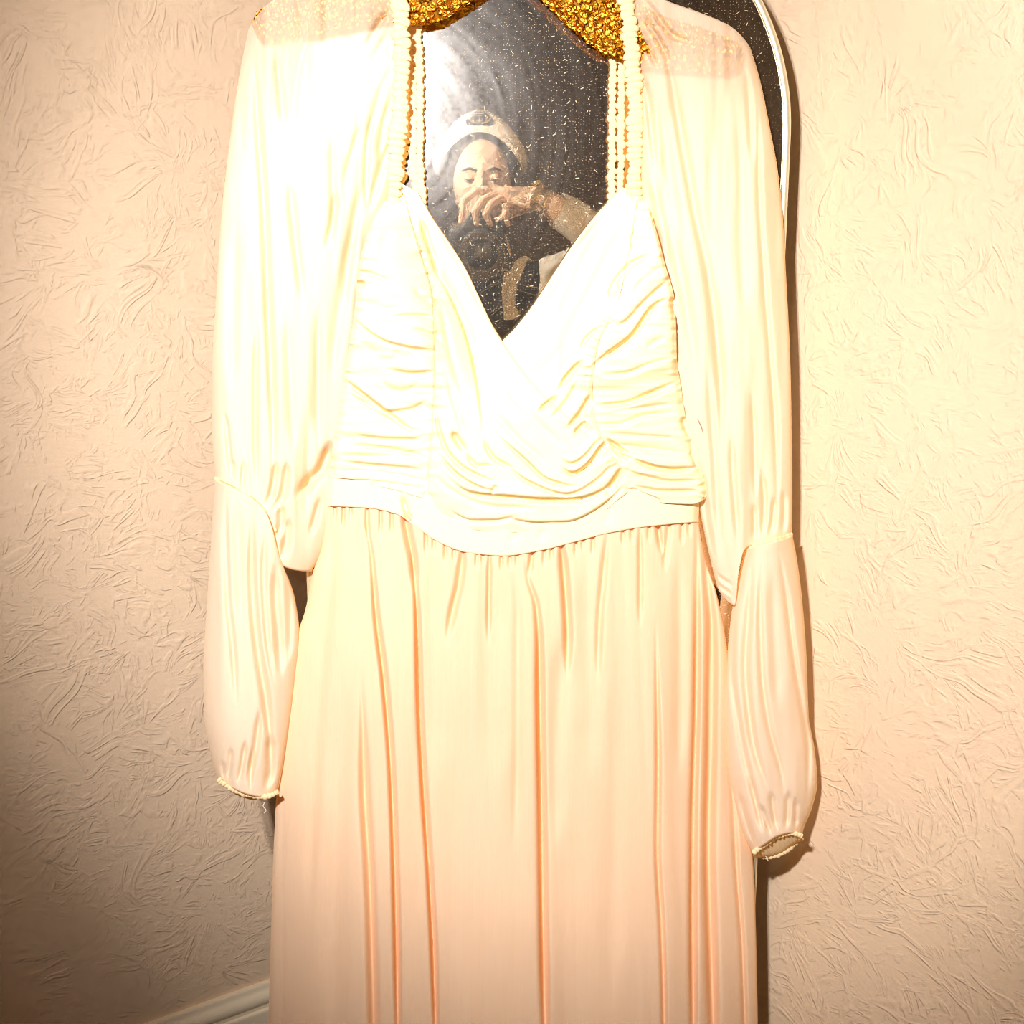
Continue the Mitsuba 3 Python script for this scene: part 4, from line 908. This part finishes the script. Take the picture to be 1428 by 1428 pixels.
bodyc = union(rbox(-.068, .072, -.050, .048, -.152, -.098), rbox(-.074, -.040, -.050, .046, -.150, -.080, .010), M.batch_hull([M.sphere(.006, 16).translate(q) for q in ([-.034, .044, -.14], [.034, .044, -.14], [-.034, .044, -.092], [.034, .044, -.092], [-.018, .070, -.135], [.018, .070, -.135], [-.018, .068, -.096], [.018, .068, -.096])]))
cam_part('body', bodyc, 'mat_rubber', 40)
cam_part('lens', lathe([[.0, -.10], [.036, -.10], [.040, -.088], [.0455, -.082], [.0455, -.060], [.0475, -.052], [.0475, -.030], [.0485, -.024], [.052, -.010 + Zb + .006], [.0535, Zb], [.0505, Zb], [.047, -.016], [.040, -.022], [.0, -.022]]), 'mat_barrel', 35, 'large round lens with a flared rim')
cam_part('lens__glass', lathe([[.0, -.012], [.012, -.0126], [.024, -.0150], [.034, -.0195], [.037, -.0235], [.0, -.0235]]), 'mat_lens', 40)
for z0, r in ((-.071, .0462), (-.041, .0482)):
    cam_part('lens__grip_ring', lathe([[r - .002, z0 - .007]] + [[r + .0012 * (i % 2), z0 - .006 + .001 * i] for i in range(13)] + [[r - .002, z0 + .007]]), 'mat_rubber', 20)
cam_part('lens__index_ring', lathe([[.0478, -.0265], [.0494, -.0255], [.0500, -.0225], [.0484, -.0215]]), 'mat_strap', 30)
cam_part('shutter_button', lathe([[0, .006], [.005, .0055], [.0065, .003], [.0065, 0], [0, 0]], 24).apply_transform(trimesh.transformations.rotation_matrix(-math.pi / 2, [1, 0, 0])).apply_translation([-.056, .046, -.110]), 'mat_gold', 30)
cam_part('dial', lathe([[0, .009], [.010, .009], [.011, .007], [.011, 0], [0, 0]], 30).apply_transform(trimesh.transformations.rotation_matrix(-math.pi / 2, [1, 0, 0])).apply_translation([.052, .047, -.125]), 'mat_black', 30)
def cam_tube(pts, r, flat): 
    return tube(curve(pts, 40), r, 10, flat, up=A3(1, 0, .3))
cam_part('strap', cam_tube([(.072, .030, -.125), (.082, .010, -.118), (.078, -.030, -.10), (.068, -.048, -.10), (.052, -.060, -.100), (.046, -.11, -.104), (.040, -.16, -.100)], .008, .2), 'mat_black', 40)
cam_part('strap_tab', cam_tube([(.056, .030, -.088), (.062, .010, -.080), (.068, -.014, -.080)], .0085, .2), 'mat_strap', 40, 'cream strap tab')
cam_part('strap_lug', cam_tube([(-.070, .000, -.079), (-.070, -.022, -.079)], .003, .6), 'mat_panel', 30)

# ------------------------------------------------------------------ the flash in the other hand
thing('flash_unit', 'black hand held flash aimed at the gown from the upper left', 'flash')
UPZ = A3(0, 0, 1)
def flash_part(key, m, mat, smooth=35, label=None, local=True):
    m = to_tri(m) if isinstance(m, m3.Manifold) else m
    v = np.asarray(m.vertices)
    w = FLASH + v[:, :1] * FX + v[:, 1:2] * FY + v[:, 2:] * FD
    o = trimesh.Trimesh(w, m.faces, process=False)
    if o.volume < 0: o.invert()
    return obj('flash_unit__' + key, o, mat, smooth, label=label)
flash_part('head', union(rbox(-.040, .040, -.028, .028, -.105, -.016, .006) ), 'mat_rubber')
bodyf = rbox(-.036, .036, -.105, -.024, -.092, -.040, .007)
flash_part('battery_body', bodyf, 'mat_rubber')
an = np.arange(48) * 2 * np.pi / 48
def oval(z, a=.037, b=.027): return np.stack([a * np.sign(np.cos(an)) * np.abs(np.cos(an)) ** .7, b * np.sign(np.sin(an)) * np.abs(np.sin(an)) ** .7, an * 0 + z], 1)
ov = np.vstack([oval(-.020), oval(.010), oval(.022, .036, .026)]); og = grid_faces(3, 48, True)
sidem = trimesh.Trimesh(ov, np.vstack([og[:, [0, 1, 2]], og[:, [0, 2, 3]]]), process=False)
if (sidem.face_normals * sidem.triangles_center).sum() < 0: sidem.invert()
if np.linalg.det(np.array([FX, FY, FD])) < 0: sidem.invert()
wv = FLASH + ov[:, :1] * FX + ov[:, 1:2] * FY + ov[:, 2:] * FD
dk = obj('flash_unit__diffuser_rim', trimesh.Trimesh(wv, sidem.faces, process=False), 'mat_panel', False, label='frosted rim of the diffuser cap')
flash_part('diffuser_front', M.batch_hull([M.sphere(.003, 12).translate([float(a), float(b), .0225]) for a, b, _ in oval(0, .034, .024)[::2]]), 'mat_panel', label='frosted front of the diffuser cap')
scene[dk]['emitter'] = {'type': 'area', 'radiance': rgb(*[DOME * c for c in (1.0, 0.97, 1.05)])}
flash_part('foot', rbox(-.014, .014, -.135, -.100, -.078, -.052, .004), 'mat_black')
